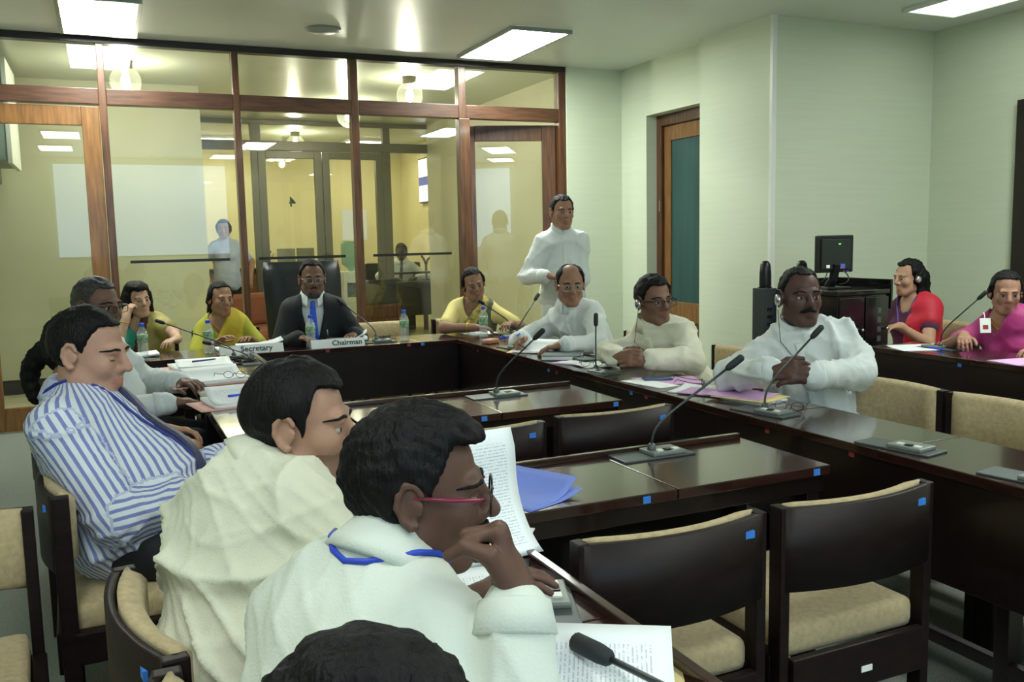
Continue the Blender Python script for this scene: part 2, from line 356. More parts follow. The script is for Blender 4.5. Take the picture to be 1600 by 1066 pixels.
# projection screen on the rear wall, seen as a pale reflection in the glass
ps = tag(empty('projection_screen', (0.72, BY+0.02, 0)), 'large lit projection screen, seen only as a pale reflection in the glass', 'screen')
boxo('screen_case', (-1.55, -0.01, 2.86), (1.55, 0.07, 2.95), M_WHITEP, ps, 0.01)
M_PROJ = mat('projected_slide', lin(200,215,230), 0.8, emit=(0.50,0.73,1.0), estr=2.6)
boxo('screen_sheet', (-1.45, 0.0, 1.22), (1.45, 0.012, 2.86), M_PROJ, ps)
boxo('bottom_bar', (-1.47, -0.005, 1.19), (1.47, 0.02, 1.22), M_BLACK, ps, 0.004)

# ---- added lobby fill panels, then the globe lamps
for x, y, ds in ((1.6,14.4,'beyond the numbered lobby door, far end'),(3.9,14.3,'above the lobby reception desk')):  # ceiling panels added as fill to brighten the far lobby
    t = tag(empty('ceiling_light', (x, y, ZC)), 'added square warm fill panel '+ds, 'light', 'added lobby fill panels')
    boxo('frame', (-.33,-.33,-.03), (.33,.33,-.001), M_WHITEP, t); boxo('diffuser', (-.3,-.3,-.036), (.3,.3,-.03), mat('lobby_fill_glow', (1,1,1), .5, emit=(1,.95,.78), estr=15), t)
M_GLOBE = glass_mat('globe_glass', (0.97,0.97,0.92), 1.0, .025, (.85,.88,.78))
M_BULB = mat('warm_bulb', (1,1,1), 0.5, emit=(1.0,0.97,0.82), estr=LOBBY_E*3)
def globe(x, y, ds):
    t = tag(empty('globe_lamp', (x, y, ZC)), 'clear glass globe lamp with glowing bulb '+ds, 'lamp', 'globe lamps in the lobby')
    MB().lathe([(0.065,-0.07),(0.065,-0.001)], 16).build('cap', M_GREYAL, t)
    pr = [(0.045,-0.06)]+[(0.13*math.sin(a), -0.175+0.13*math.cos(a)) for a in [0.5+i*(math.pi-0.52)/11 for i in range(12)]]
    MB().lathe(pr, 20).build('globe', M_GLOBE, t, True)
    MB().lathe([(0.018,-0.08),(0.02,-0.10),(0.035,-0.15),(0.042,-0.19),(0.03,-0.225),(0.005,-0.24)], 12).build('bulb', M_BULB, t, True)
    lp = bpy.data.lights.new('bulb_light', 'POINT'); lp.energy = 34; lp.color = (1.0,0.96,0.85); lp.shadow_soft_size = 0.05
    lo = bpy.data.objects.new('bulb_light', lp); COL.objects.link(lo); lo.parent = t; lo.location = (0, 0, -0.27)
globe(0.262, 8.6, 'behind the pane beside the glass door'); globe(2.83, 8.6, 'behind the pane nearest the right-hand glass door'); globe(2.62, 10.2, 'hanging in the middle of the lobby'); globe(2.62, 13.3, 'beyond the numbered lobby door')
# ================================================================== DESKS
TZ = 0.70
def desk(name, label, x0, x1, y0, y1, along, n, panel_side, ledge_side=None, stick=(), red=(), pz=0.34):
    """top split into n panels along axis; panel_side: side that carries the modesty panel"""
    t = tag(empty(name, ((x0+x1)/2, (y0+y1)/2, 0)), label, 'desk', 'dark conference desks')
    cx, cy = (x0+x1)/2, (y0+y1)/2; X0, X1, Y0, Y1 = x0-cx, x1-cx, y0-cy, y1-cy
    mt = M_DWOOD if along == 'x' else M_DWOODY
    for i in range(n):
        if along == 'x': lo = (X0+(X1-X0)*i/n+0.0015, Y0, TZ-0.03); hi = (X0+(X1-X0)*(i+1)/n-0.0015, Y1, TZ)
        else: lo = (X0, Y0+(Y1-Y0)*i/n+0.0015, TZ-0.03); hi = (X1, Y0+(Y1-Y0)*(i+1)/n-0.0015, TZ)
        boxo('top_panel', lo, hi, mt, t, 0.003)
    def side(s, z0, z1, inset, th, nm, m):
        lo, hi = {'-x': ((X0+inset, Y0+0.01, z0), (X0+inset+th, Y1-0.01, z1)), '+x': ((X1-inset-th, Y0+0.01, z0), (X1-inset, Y1-0.01, z1)),
                  '-y': ((X0+0.01, Y0+inset, z0), (X1-0.01, Y0+inset+th, z1)), '+y': ((X0+0.01, Y1-inset-th, z0), (X1-0.01, Y1-inset, z1))}[s]
        boxo(nm, lo, hi, m, t, 0.003)
    side(panel_side, pz, TZ-0.031, 0.012, 0.02, 'modesty_panel', M_DPANEL)
    opp = {'-x':'+x','+x':'-x','-y':'+y','+y':'-y'}[panel_side]
    side(opp, TZ-0.085, TZ-0.031, 0.02, 0.02, 'apron', M_DPANEL)
    if ledge_side: side(ledge_side, TZ, TZ+0.018, 0.0, 0.022, 'ledge', mt)
    side(panel_side, 0.14, 0.18, 0.02, 0.03, 'foot_rail', M_DPANEL)
    # legs: plank pairs at both ends and at every second joint
    L = (X1-X0) if along == 'x' else (Y1-Y0); k = max(2, n//2+1)
    for i in range(k):
        p = 0.03+(L-0.1)*i/(k-1)
        for q in (0.05, 0.82):
            if along == 'x': lo = (X0+p, Y0+(Y1-Y0)*q, 0); hi = (X0+p+0.045, Y0+(Y1-Y0)*q+0.06, TZ-0.031)
            else: lo = (X0+(X1-X0)*q, Y0+p, 0); hi = (X0+(X1-X0)*q+0.06, Y0+p+0.045, TZ-0.031)
            boxo('leg', lo, hi, M_DPANEL, t, 0.003)
    for (px, py), col in list((s, M_STICK) for s in stick)+list((s, M_RED) for s in red):
        lx, ly = px-cx, py-cy; e = 0.0012
        if along == 'x': boxo('sticker', (lx-0.012, ly-e, TZ-0.026), (lx+0.012, ly, TZ-0.006), col, t)
        else: boxo('sticker', (lx-e, ly-0.012, TZ-0.05), (lx, ly+0.012, TZ-0.032), col, t)
    return t
XL0, XL1, XR0, XR1, YF0, YF1 = 0.36, 0.82, 2.217, 2.60, 5.85, 6.30
desk('head_desk', 'dark polished head desk with name plates along the far side', -0.05, XR1, YF0, YF1, 'x', 4, '-y', None, [(1.96,YF0)], [(0.62,YF0),(1.30,YF0),(1.86,YF0)])
desk('side_desk', 'dark polished desk along the right, in front of the men in white', XR0, XR1, 0.2, YF0-0.004, 'y', 9, '-x', None, [(XR0+0.011,4.45),(XR0+0.011,3.58)], [(XR0+0.011,4.35),(XR0+0.011,3.45),(XR0+0.011,2.62),(XR0+0.011,2.2),(XR0+0.011,5.5)])
desk('side_desk', 'dark polished desk along the left covered in papers and files', XL0, XL1, 0.1, YF0-0.004, 'y', 9, '+x', '+x')
desk('inner_desk', 'short dark inner desk nearer the chairman', XL1+0.03, 1.985, 3.257, 3.735, 'x', 2, '+y', '+y', [(1.34,3.257),(1.95,3.257)])
desk('inner_desk', 'short dark inner desk nearer the camera with a blue sheet', XL1+0.03, 1.955, 2.012, 2.445, 'x', 2, '+y', '+y', [(1.30,2.012),(1.90,2.012)])
desk('interpreter_desk', 'dark desk in front of the two seated women in red and pink', 4.20, 4.62, 1.2, 4.04, 'y', 4, '-x', None, [(4.211,3.40)])

# ================================================================== CHAIRS
def curved(m, x0, x1, ybase, bulge, th, z0, z1, n=12, taper=0.0, rnd=0.0, mi=0):
    """curved slab: concave toward +y; thickness th in +y"""
    ring = []
    rows = [(z0, 0), (z1, 0)] if rnd == 0 else [(z0, 1), (z0+rnd*0.4, .35), (z0+rnd, 0), (z1-rnd, 0), (z1-rnd*0.4, .3), (z1, 0.9)]
    vs = []; fs = []; nr = len(rows)
    for i in range(n+1):
        t = i/n*2-1; x = x0+(x1-x0)*i/n; y = ybase-bulge*(1-t*t)
        e = 1.0 if rnd == 0 else max(0.12, min(1, (1-abs(t))*9))**0.5
        for z, k in rows: vs.append((x, y, z))
        for z, k in rows: vs.append((x, y+th*(e*(1-0.75*k) if rnd else 1), z))
    w = 2*nr
    for i in range(n):
        a = i*w; b = a+w
        for j in range(nr-1):
            fs.append((a+j, a+j+1, b+j+1, b+j)); fs.append((a+nr+j, b+nr+j, b+nr+j+1, a+nr+j+1))
        fs.append((a, b, b+nr, a+nr)); fs.append((a+nr-1, a+2*nr-1, b+2*nr-1, b+nr-1))
    for a, fl in ((0, False), (n*w, True)):
        for j in range(nr-1):
            q = (a+j, a+nr+j, a+nr+j+1, a+j+1); fs.append(tuple(reversed(q)) if fl else q)
    m.add(vs, fs, mi); return m
def make_chair():
    t = empty('conference_chair')
    W = 0.245; TOP = 0.76
    m = curved(MB(), -W, W, -0.235, 0.045, 0.018, 0.555, TOP-0.002, 14); bp_ = m.build('back_panel', M_CHAIRW, t, True)
    c = curved(MB(), -W+0.022, W-0.022, -0.215, 0.043, 0.045, 0.562, TOP+0.003, 14, rnd=0.022); c.build('back_cushion', M_BEIGE, t, True)
    for s in (-1, 1):
        x = s*(W-0.012); boxo('rear_leg', (x-0.014, -0.2385, 0), (x+0.014, -0.195, TOP), M_CHAIRW, t, 0.004)
        boxo('front_leg', (x-0.02, 0.19, 0), (x+0.02, 0.24, 0.36), M_CHAIRW, t, 0.005)
        boxo('side_rail', (x-0.018, -0.205, 0.30), (x+0.018, 0.24, 0.39), M_CHAIRW, t, 0.006)
        boxo('stretcher', (x-0.012, -0.205, 0.10), (x+0.012, 0.19, 0.135), M_CHAIRW, t, 0.004)
    boxo('rear_rail', (-W+0.03, -0.25, 0.27), (W-0.03, -0.225, 0.385), M_CHAIRW, t, 0.005)
    boxo('front_rail', (-W+0.03, 0.2, 0.30), (W-0.03, 0.23, 0.37), M_CHAIRW, t, 0.005)
    m = MB(); m.box((-W+0.03, -0.215, 0.372), (W-0.03, 0.245, 0.452), 0, 0.024); m.build('seat_cushion', M_BEIGE, t, True)
    e = MB(); e.box((W-0.075, -0.2585, TOP-0.047), (W-0.05, -0.246, TOP-0.03)); e.build('sticker', M_STICK, bp_)
    return t
chair0 = make_chair(); _used = [False]
def chair(x, y, yaw, label, group='beige conference chairs'):
    """yaw: direction the sitter faces, 0 = +Y, clockwise toward +X"""
    o = chair0 if not _used[0] else copy_tree(chair0); _used[0] = True
    o.location = (x, y, 0); o.rotation_euler = (0, 0, -R(yaw)); tag(o, label, 'chair', group); return o
chair(1.105, 1.825, 0, 'empty beige and dark wood chair pushed in beside the left desk, nearest the camera')
c2 = chair(1.642, 1.825, 0, 'empty beige and dark wood chair with a white tag on its lower rear rail')
wl = MB(); wl.box((0.0, -0.253, 0.31), (0.035, -0.2505, 0.325)); wl.build('tag_label', M_PAPER, c2)
chair(1.12, 2.99, 0, 'empty wooden chair between the two inner desks, nearer the left desk')
chair(1.68, 3.03, 0, 'empty wooden chair between the two inner desks, nearer the right desk')
RCH = [(2.74,'empty beige chair under the elbow of the broad man in white'),(2.23,'second empty beige chair along the right desk'),(1.70,'third empty beige chair along the right desk'),
       (3.30,'beige chair that the broad mustached man in white sits on'),(3.98,'beige chair that the man with glasses and earphones sits on'),(4.95,'beige chair under the man in white who is writing')]
for y, l in RCH: chair(2.80 if y < 2.9 else 2.98, y, 270, l)
chair(1.93, 6.62, 180, 'empty beige chair behind the head desk beside the chairman')
chair(2.62, 6.62, 180, 'beige chair under the woman in a pale yellow blouse')
chair(0.80, 6.85, 180, 'beige chair under the woman in a yellow-green saree')
chair(0.22, 7.0, 180, 'beige chair under the woman leaning on her hand')
chair(0.02, 4.62, 90, 'beige chair under the grey-haired man in white')
chair(-0.02, 3.75, 90, 'beige chair under the woman in a blue and white saree')
chair(0.06, 2.78, 88, 'beige chair with dark wooden posts under the man in a striped shirt')
chair(0.24, 1.70, 82, 'beige chair with curved back behind the man in a cream shirt')
chair(0.26, 1.16, 90, 'beige chair under the man with red-framed glasses')
chair(0.10, 0.62, 90, 'beige chair under the dark-haired person at the bottom edge')
chair(-0.435, 2.23, 176, 'empty beige chair at the left edge, turned toward the camera')
chair(5.12, 4.42, 285, 'beige chair under the woman in a red saree'); chair(4.98, 3.55, 270, 'beige chair under the woman in a pink saree')

# black executive chair
ec = tag(empty('executive_chair', (1.37, 6.62, 0), R(180)), 'high-backed black leather executive chair at the head desk', 'chair')
def shell(w0, w1, z0, z1, y, th, bulge, n=12, k=12):
    vs = []; fs = []
    for j in range(k+1):
        v = j/k; z = z0+(z1-z0)*v; wv = w0+(w1-w0)*v; e = min(1.0, (min(v, 1-v)*k/2.2+0.02))**0.4
        for side in (0, 1):
            for i in range(n+1):
                u = i/n*2-1; x = math.copysign(abs(u)**0.85, u)*wv*(0.93+0.07*e); f = (1-abs(u)**5)
                vs.append((x, y-0.08*(v-0.3)+(th*e*max(f, .12) if side else -0.02)-bulge*(1-u*u)*0.5, z))
    w = 2*(n+1)
    for j in range(k):
        for side in (0, 1):
            for i in range(n):
                a = j*w+side*(n+1)+i; q = (a, a+1, a+1+w, a+w); fs.append(q if side == 0 else tuple(reversed(q)))
        for i in (0, n):
            a = j*w+i; b = a+n+1; q = (a, a+w, b+w, b); fs.append(q if i == 0 else tuple(reversed(q)))
    for j in (0, k):
        for i in range(n):
            a = j*w+i; q = (a, a+n+1, a+n+2, a+1); fs.append(q if j == 0 else tuple(reversed(q)))
    return MB().add(vs, fs)
shell(0.275, 0.30, 0.48, 1.255, -0.27, 0.09, 0.05).build('backrest', M_LEATHER, ec, True)
m = MB(); m.box((-0.27, -0.25, 0.38), (0.27, 0.26, 0.50), 0, 0.05); m.build('seat', M_LEATHER, ec, True)
for s in (-1, 1):
    m = MB(); m.tube([(s*0.28,-0.2,0.44),(s*0.30,-0.2,0.62),(s*0.30,-0.1,0.67),(s*0.30,0.14,0.67),(s*0.29,0.2,0.6),(s*0.26,0.2,0.44)], 0.025, 8); m.build('armrest', M_LEATHER, ec, True)
MB().lathe([(0.03,0.06),(0.03,0.38)], 12).build('column', M_BLACK, ec, True)
for i in range(5):
    a = i*2*math.pi/5; m = MB(); m.tube([(0,0,0.1),(0.3*math.cos(a),0.3*math.sin(a),0.06)], 0.022, 8); m.lathe([(0.0,0),(0.025,0.005),(0.025,0.045),(0.0,0.05)], 10, (0.3*math.cos(a),0.3*math.sin(a),0)); m.build('base_arm', M_BLACK, ec, True)

# ================================================================== MICROPHONES
M_MICG = mat('mic_stem', lin(70,76,76), 0.35, metal=0.6)
M_FOAM = mat('mic_foam', lin(34,38,40), 0.7, bump=0.2, bscale=300)
def bez(p0, p1, p2, p3, n=14):
    P = [Vector(p) for p in (p0,p1,p2,p3)]
    return [P[0]*(1-t)**3+P[1]*3*t*(1-t)**2+P[2]*3*t*t*(1-t)+P[3]*t**3 for t in [i/n for i in range(n+1)]]
def mic(base, tip, label, rz=0.0, plate=True, stem=True, big=1.0, z=TZ):
    t = tag(empty('microphone', (base[0], base[1], z), rz), label, 'microphone', 'gooseneck desk microphones')
    Mi = Matrix.Rotation(-rz, 3, 'Z'); tp = Mi @ Vector((tip[0]-base[0], tip[1]-base[1], tip[2]-z)) if stem else None
    if plate:
        boxo('base_plate', (-0.13, -0.055, 0.0), (0.13, 0.055, 0.006), M_GREYP, t, 0.002)
        m = MB(); m.box((-0.02, -0.045, 0.006), (0.10, 0.045, 0.018), 0, 0.004); cp_ = m.build('control_panel', mat('mic_panel', lin(130,136,128), 0.4, metal=0.3), t)
        for i in range(3): boxo('button', (0.005+0.03*i, -0.03, 0.018), (0.025+0.03*i, -0.01, 0.022), M_WHITEP if i != 1 else M_BLACK, cp_)
    if stem:
        MB().lathe([(0.016,0.006 if plate else 0),(0.014,0.03),(0.008,0.04)], 12).build('socket', M_GREYP, t, True)
        d = tp.normalized(); h = 0.06*big
        kz = Vector((tp.x*.12, tp.y*.12, max(.06, tp.z*.42))); c = bez((0,0,0.03), (0,0,tp.z*.35), kz, tp-(tp-kz)*.45, 10)+[tp]
        gn_ = MB().tube(c, 0.0042*big, 8).build('gooseneck', M_MICG, t, True)
        e = (c[-1]-c[-2]).normalized()
        m = MB(); m.tube([tp-e*0.004, tp+e*0.004, tp+e*0.02*big, tp+e*h, tp+e*(h+0.006)], [0.006*big, 0.0105*big, 0.0125*big, 0.012*big, 0.006*big], 12); m.build('mic_head', M_FOAM, gn_, True)
    return t
mic((1.55,3.62), (1.665,3.46,0.965), 'gooseneck microphone on the inner desk nearer the chairman', 0)
mic((1.55,2.37), (1.79,2.30,0.97), 'gooseneck microphone on the inner desk nearer the camera', 0)
mic((2.315,2.74), (2.52,2.71,0.985), 'gooseneck microphone in front of the broad mustached man', R(-80))
mic((2.27,3.99), (2.29,4.02,0.94), 'upright gooseneck microphone in front of the man with glasses and earphones', R(-80))
mic((2.34,5.15), (2.56,5.30,0.99), 'gooseneck microphone pointing at the man who is writing', R(-80))
mic((2.70,6.0), (2.42,5.84,0.94), 'gooseneck microphone in front of the woman in a pale yellow blouse', 0)
mic((1.68,6.02), (1.50,6.17,0.96), 'long straight gooseneck microphone in front of the chairman', 0)
mic((0.68,5.66), (0.31,5.98,0.915), 'gooseneck microphone in front of the woman in a yellow-green saree', R(90))
mic((0.74,5.42), (0.55,5.66,0.80), 'low gooseneck microphone bent over the far end of the left desk', R(90))
mic((4.44,3.72), (4.50,3.53,1.0), 'gooseneck microphone on the desk of the women in sarees', R(90))
mic((2.30,2.07), None, 'flush microphone plate without stem, middle of the right desk', R(-80), True, False)
mic((2.31,1.62), (2.42,1.30,0.93), 'microphone plate at the right edge of the picture', R(-80), True, True)
mic((0.72,1.46), None, 'flush microphone plate without stem on the left desk near the camera', R(70), True, False)
mic((0.74,0.80), (0.665,1.135,0.755), 'large foreground microphone lying low over the papers', R(80), True, True, 1.3)

# ================================================================== BOTTLES
M_PET = glass_mat('bottle_plastic', (0.97,0.985,0.98), 1.0, .14)
M_WATER = glass_mat('water', (0.97,0.985,0.985), 1.0, .06)
M_LABEL = mat('bottle_label', lin(40,110,90), 0.5, var=0.6, vscale=40, col2=lin(190,215,170))
b0 = None
def bottle(x, y, label, z=TZ):
    global b0
    if b0 is None:
        t = empty('water_bottle')
        pr = [(0.028,0.0),(0.032,0.006),(0.032,0.02),(0.030,0.035),(0.032,0.05),(0.030,0.065),(0.032,0.08),(0.030,0.092),(0.032,0.105),(0.032,0.15),(0.029,0.166),(0.018,0.186),(0.0125,0.196),(0.0125,0.208)]
        MB().lathe(pr, 18).build('bottle_body', M_PET, t, True)
        MB().lathe([(0.029,0.004),(0.0295,0.02),(0.028,0.035),(0.0295,0.05),(0.028,0.065),(0.0295,0.08),(0.028,0.092),(0.0295,0.105),(0.0295,0.15),(0.027,0.164)], 16).build('water_fill', M_WATER, t, True)
        m = MB(); m.lathe([(0.0325,0.098),(0.0327,0.1),(0.0327,0.145),(0.0325,0.147)], 18); m.build('bottle_label', M_LABEL, t, True)
        MB().lathe([(0.0145,0.199),(0.015,0.201),(0.015,0.216),(0.0135,0.219)], 14).build('cap', M_BLUE, t, True)
        b0 = t
    else: t = copy_tree(b0)
    t.location = (x, y, z); tag(t, label, 'bottle', 'water bottles on the head desk')
bottle(0.18, 6.03, 'water bottle with blue cap in front of the woman leaning on her hand')
bottle(0.57, 6.0, 'water bottle with blue cap in front of the woman in a yellow-green saree')
bottle(1.215, 5.96, 'water bottle with blue cap in front of the chairman')
bottle(1.865, 5.96, 'water bottle with blue cap by the empty chair at the head desk')
bottle(2.43, 5.88, 'water bottle with blue cap in front of the woman in a pale yellow blouse')

# ================================================================== NAME PLATES, PAPERS
def plate(x, y, txt, label, wd=0.36):
    t = tag(empty('name_plate', (x, y, TZ)), label, 'name plate', 'printed name plates')
    h = 0.055
    m = MB(); m.add([(-wd/2,0,0.0005),(wd/2,0,0.0005),(wd/2,0.03,h),(-wd/2,0.03,h),(-wd/2,0.06,0.0005),(wd/2,0.06,0.0005),
                     (-wd/2,0.002,0.0),(wd/2,0.002,0.0),(wd/2,0.03,h-0.003),(-wd/2,0.03,h-0.003),(-wd/2,0.058,0.0),(wd/2,0.058,0.0)],
                    [(0,1,2,3),(3,2,5,4),(7,6,9,8),(8,9,10,11),(0,6,7,1),(4,5,11,10),(0,3,9,6),(3,4,10,9),(1,7,8,2),(2,8,11,5)])
    m.build('card', M_PAPER, t)
    me = text_mesh(txt, 0.052, 0.0006, True); me.materials.append(M_INK); o = link('lettering', me, t)
    a = math.atan2(h, 0.03); o.rotation_euler = (a, 0, 0); o.location = (0.06 if txt[0] == 'C' else 0.03, 0.0145-0.001, h/2+0.0008)
plate(0.82, 5.87, 'Secretary', 'white name plate reading Secretary on the head desk', 0.40); plate(1.38, 5.87, 'Chairman', 'white name plate reading Chairman on the head desk', 0.36)

def sheet(w, l, n=10, curl=None, th=0.0012):
    """paper sheet grid with thickness, centred; curl(u,v)->z"""
    vs = []; fs = []
    for s in (0, 1):
        for j in range(n+1):
            for i in range(n+1):
                u, v = i/n, j/n; z = curl(u, v) if curl else 0
                vs.append(((u-.5)*w, (v-.5)*l, z+s*th))
    N = (n+1)**2
    for j in range(n):
        for i in range(n):
            a = j*(n+1)+i; fs.append((a, a+n+1, a+n+2, a+1)); b = a+N; fs.append((b, b+1, b+n+2, b+n+1))
    for i in range(n):
        fs.append((i, i+1, N+i+1, N+i)); a = n*(n+1)+i; fs.append((a, N+a, N+a+1, a+1))
        a = i*(n+1); fs.append((a, N+a, N+a+n+1, a+n+1)); a = i*(n+1)+n; fs.append((a, a+n+1, N+a+n+1, N+a))
    return MB().add(vs, fs)
def build_sheet(name, m, mt, parent, w, l, loc=None, rz=0):
    o = m.build(name, mt, parent, True, loc); o.rotation_euler = (0, 0, rz)
    uv = o.data.uv_layers.new(name='UVMap')
    for lp in o.data.loops:
        c = o.data.vertices[lp.vertex_index].co; uv.data[lp.index].uv = (c.x/w+.5, c.y/l+.5)
    return o
random.seed(4)
def stack(x, y, rz, label, layers, z=TZ, name='paper_stack', group='papers and files on the desks', cat='papers'):
    """layers: (kind material, w, l, dx, dy, drz, thickness, curl amp)"""
    t = tag(empty(name, (x, y, z), rz), label, cat, group); zz = 0.0006
    for nm, mt, wd, l, dx, dy, dr, th, cu in layers:
        f = (lambda u, v, cu=cu: cu*(max(0, u-0.45)**2*3+0.25*max(0, v-.6)**2)) if cu >= 0 else (lambda u, v, cu=cu: -cu*(max(0, .5-v)**2*3+.2*max(0, .5-u)**2))
        build_sheet(nm, sheet(wd, l, 10, f, th), mt, t, wd, l, (dx, dy, zz), dr); zz += th+0.0006
    return t
A4 = (0.21, 0.297)
pap = lambda w=.21, l=.29, dx=0, dy=0, dr=0, th=.004, cu=0.01, mt=None: ('sheet', mt or M_PRINT, w, l, dx, dy, dr, th, cu)
fold = lambda mt, w=.25, l=.34, dx=0, dy=0, dr=0, th=.002, cu=0.0: ('folder', mt, w, l, dx, dy, dr, th, cu)
# left desk
stack(0.48, 5.36, R(96), 'pink folder under loose white sheets, farthest pile on the left desk', [fold(M_PINK,.25,.36,0,.05),pap(.22,.30,0,.03,.05,.012),pap(.22,.30,.01,.0,-.1,.006,.02)])
stack(0.48, 4.76, R(98), 'pink folder with an open white file beside folded spectacles, second pile on the left desk', [fold(M_PINK,.25,.36,-.01,.06),pap(.22,.30,0,.02,.03,.014),pap(.21,.29,.01,.0,.1,.004,.05)])
stack(0.52, 4.06, R(100), 'pink folder with white sheets and a blue pen, third pile on the left desk', [fold(M_PINK,.26,.34,0,.05),pap(.22,.30,0,.01,.02,.014),pap(.21,.29,0,0,-.05,.004,.05)])
stack(0.50, 3.16, R(100), 'pink folder with a small white sheet beside the head of the man in cream', [fold(M_PINK,.24,.32,0,.02),pap(.2,.28,.03,-.02,.1,.004)])
stack(0.62, 2.42, R(85), 'white sheets with a green print in front of the man in cream', [pap(.22,.3,0,0,.2,.006),pap(.2,.28,.02,-.02,-.2,.003,.02)])
stack(0.66, 1.86, R(60), 'white sheets with pink and green marks under the curled page', [pap(.24,.32,0,0,.1,.006),pap(.22,.30,.02,-.03,-.2,.003,.01)])
stack(0.56, 1.52, R(75), 'white papers under the arm of the man with red-framed glasses', [pap(.22,.3,-.02,0,0,.005),pap(.2,.28,.02,.0,.15,.004,.03)])
stack(0.62, 1.16, R(62), 'manila folder topped by a curling white sheet, nearest pile on the left desk', [fold(M_MANILA,.24,.34,0.02,0,0),pap(.23,.32,-.01,0.02,.05,.006,.0),pap(.22,.30,-.01,.0,-.05,.002,.06)])
stack(0.58, 0.90, R(70), 'printed white document at the bottom edge of the picture', [pap(.22,.31,0,0,.1,.006),pap(.23,.31,0,.0,.02,.002,.05)])
# tall curled page held up from the open document
cp = tag(empty('curled_page', (0.74, 1.70, TZ+0.012), R(8)), 'single printed page curling upright from the open file beside the man with glasses', 'paper')
vs = []; fs = []; n = 14
for s in (0, 1):
    for j in range(n+1):
        v = j/n; ang = 0.15+1.05*v; 
        y = sum(0.30/n*math.cos(0.5+1.0*min(1, k/n*1.6)) for k in range(j)); z = sum(0.30/n*math.sin(0.5+1.0*min(1, k/n*1.6)) for k in range(j))
        if v > .86: y += (v-.86)*0.1
        for i in range(9): vs.append(((i/8-.5)*0.20, y+s*0.0008, z+0.0004*s))
N = (n+1)*9
for j in range(n):
    for i in range(8):
        a = j*9+i; fs += [(a, a+9, a+10, a+1), (N+a, N+a+1, N+a+10, N+a+9)]
for j in range(n):
    a = j*9; fs += [(a, N+a, N+a+9, a+9), (a+8, a+17, N+a+17, N+a+8)]
for i in range(8):
    a = n*9+i; fs += [(i, i+1, N+i+1, N+i), (a, N+a, N+a+1, a+1)]
pg = MB().add(vs, fs).build('page', M_PRINT, cp, True); uv = pg.data.uv_layers.new(name='UVMap')
for lp in pg.data.loops:
    k = lp.vertex_index % N; uv.data[lp.index].uv = ((k % 9)/8, (k//9)/n)
# inner desk blue sheet
stack(1.0, 2.17, R(20), 'folded blue sheet on the inner desk nearer the camera', [('sheet', M_BLUEP, .2, .26, 0, 0, 0, .0012, .02), ('sheet', M_BLUEP, .2, .26, -.01, .01, .12, .0012, .05)], cat='paper')
# right desk
stack(2.40, 4.30, R(15), 'white and lilac sheets in front of the man with earphones and glasses', [fold(M_LILAC,.21,.3,.0,.04,.3),pap(.21,.29,.0,0,.1,.003),pap(.21,.29,-.02,-.06,-.3,.002)])
stack(2.43, 3.58, R(70), 'lilac folder beside a phone on the right desk', [fold(M_LILAC,.22,.31,0,0,0)])
stack(2.31, 3.55, R(10), 'clear plastic sleeve with white sheet hanging at the inner desk edge', [('sheet', M_PAPER, .12, .28, 0, 0, 0, .003, 0)])
stack(2.42, 3.20, R(20), 'lilac sheet over white papers in front of the broad mustached man', [pap(.2,.29,0,.04,.2,.004),fold(M_LILAC,.21,.3,0,-.02,.2)])
stack(2.44, 2.98, R(8), 'manila folder and spiral notebook pile in front of the broad mustached man', [('notebook', M_PAPER, .16, .22, 0, -.02, .1, .012, 0), fold(M_MANILA,.2,.26,.0,.0,.2,.004), fold(M_LILAC,.2,.26,.0,.05,.25)])
stack(2.40, 4.92, R(35), 'manila sheet and open notebook under the hand of the man writing', [fold(M_MANILA,.2,.28,0,.05,.3),pap(.2,.28,0,0,.2,.006),pap(.2,.28,.01,.01,.1,.002,.06)])
bk = tag(empty('file_book', (2.40, 4.60, TZ), R(-35)), 'thick dark grey hardcover file in front of the man who is writing', 'book')
boxo('cover', (-.11,-.15,0.0005), (.11,.15,0.005), mat('grey_cover', lin(70,84,84), 0.5, var=.1, vscale=10), bk, .001); boxo('pages', (-.105,-.145,0.005), (.102,.145,0.026), M_PAPER, bk); boxo('cover', (-.11,-.15,0.026), (.11,.15,0.031), MATS['grey_cover'], bk, .001)
sb = tag(MB().box((-.045,-.1,0),(.045,.1,0.014),0,.004).build('spectacle_case', MATS['grey_cover'], None, True, (2.42,4.40,TZ+.0075)), 'slim dark case between the grey file and the white sheets', 'case')
# head desk
stack(0.12, 6.14, R(3), 'small white document in front of the woman leaning on her hand', [pap(.3,.2,0,0,0,.012,.01)])
stack(0.80, 6.10, R(0), 'white papers behind the Secretary name plate', [pap(.34,.22,0,0,.05,.02,.02),pap(.3,.21,.1,.01,-.1,.008,.04)])
stack(1.47, 6.10, R(-10), 'open white document behind the Chairman name plate', [pap(.3,.22,0,0,.05,.02,.03),pap(.28,.21,.02,.01,-.1,.006,.06)])
stack(2.5, 6.12, R(10), 'white papers in front of the woman in a pale yellow blouse', [pap(.24,.2,0,0,0,.004,.0)])
# interpreter desk
stack(4.36, 3.80, R(70), 'white sheet with a blue pen at the end of the interpreter desk', [pap(.22,.30,0,0,0,.002)])
stack(4.36, 3.12, R(80), 'lilac paper on the interpreter desk', [fold(M_LILAC,.22,.3,0,0,0)]); stack(4.36, 2.78, R(60), 'yellow manila folders at the right edge of the picture', [fold(M_MANILA,.26,.36,0,0,0),fold(M_MANILA,.26,.36,.02,.03,.2,.002,.03)])

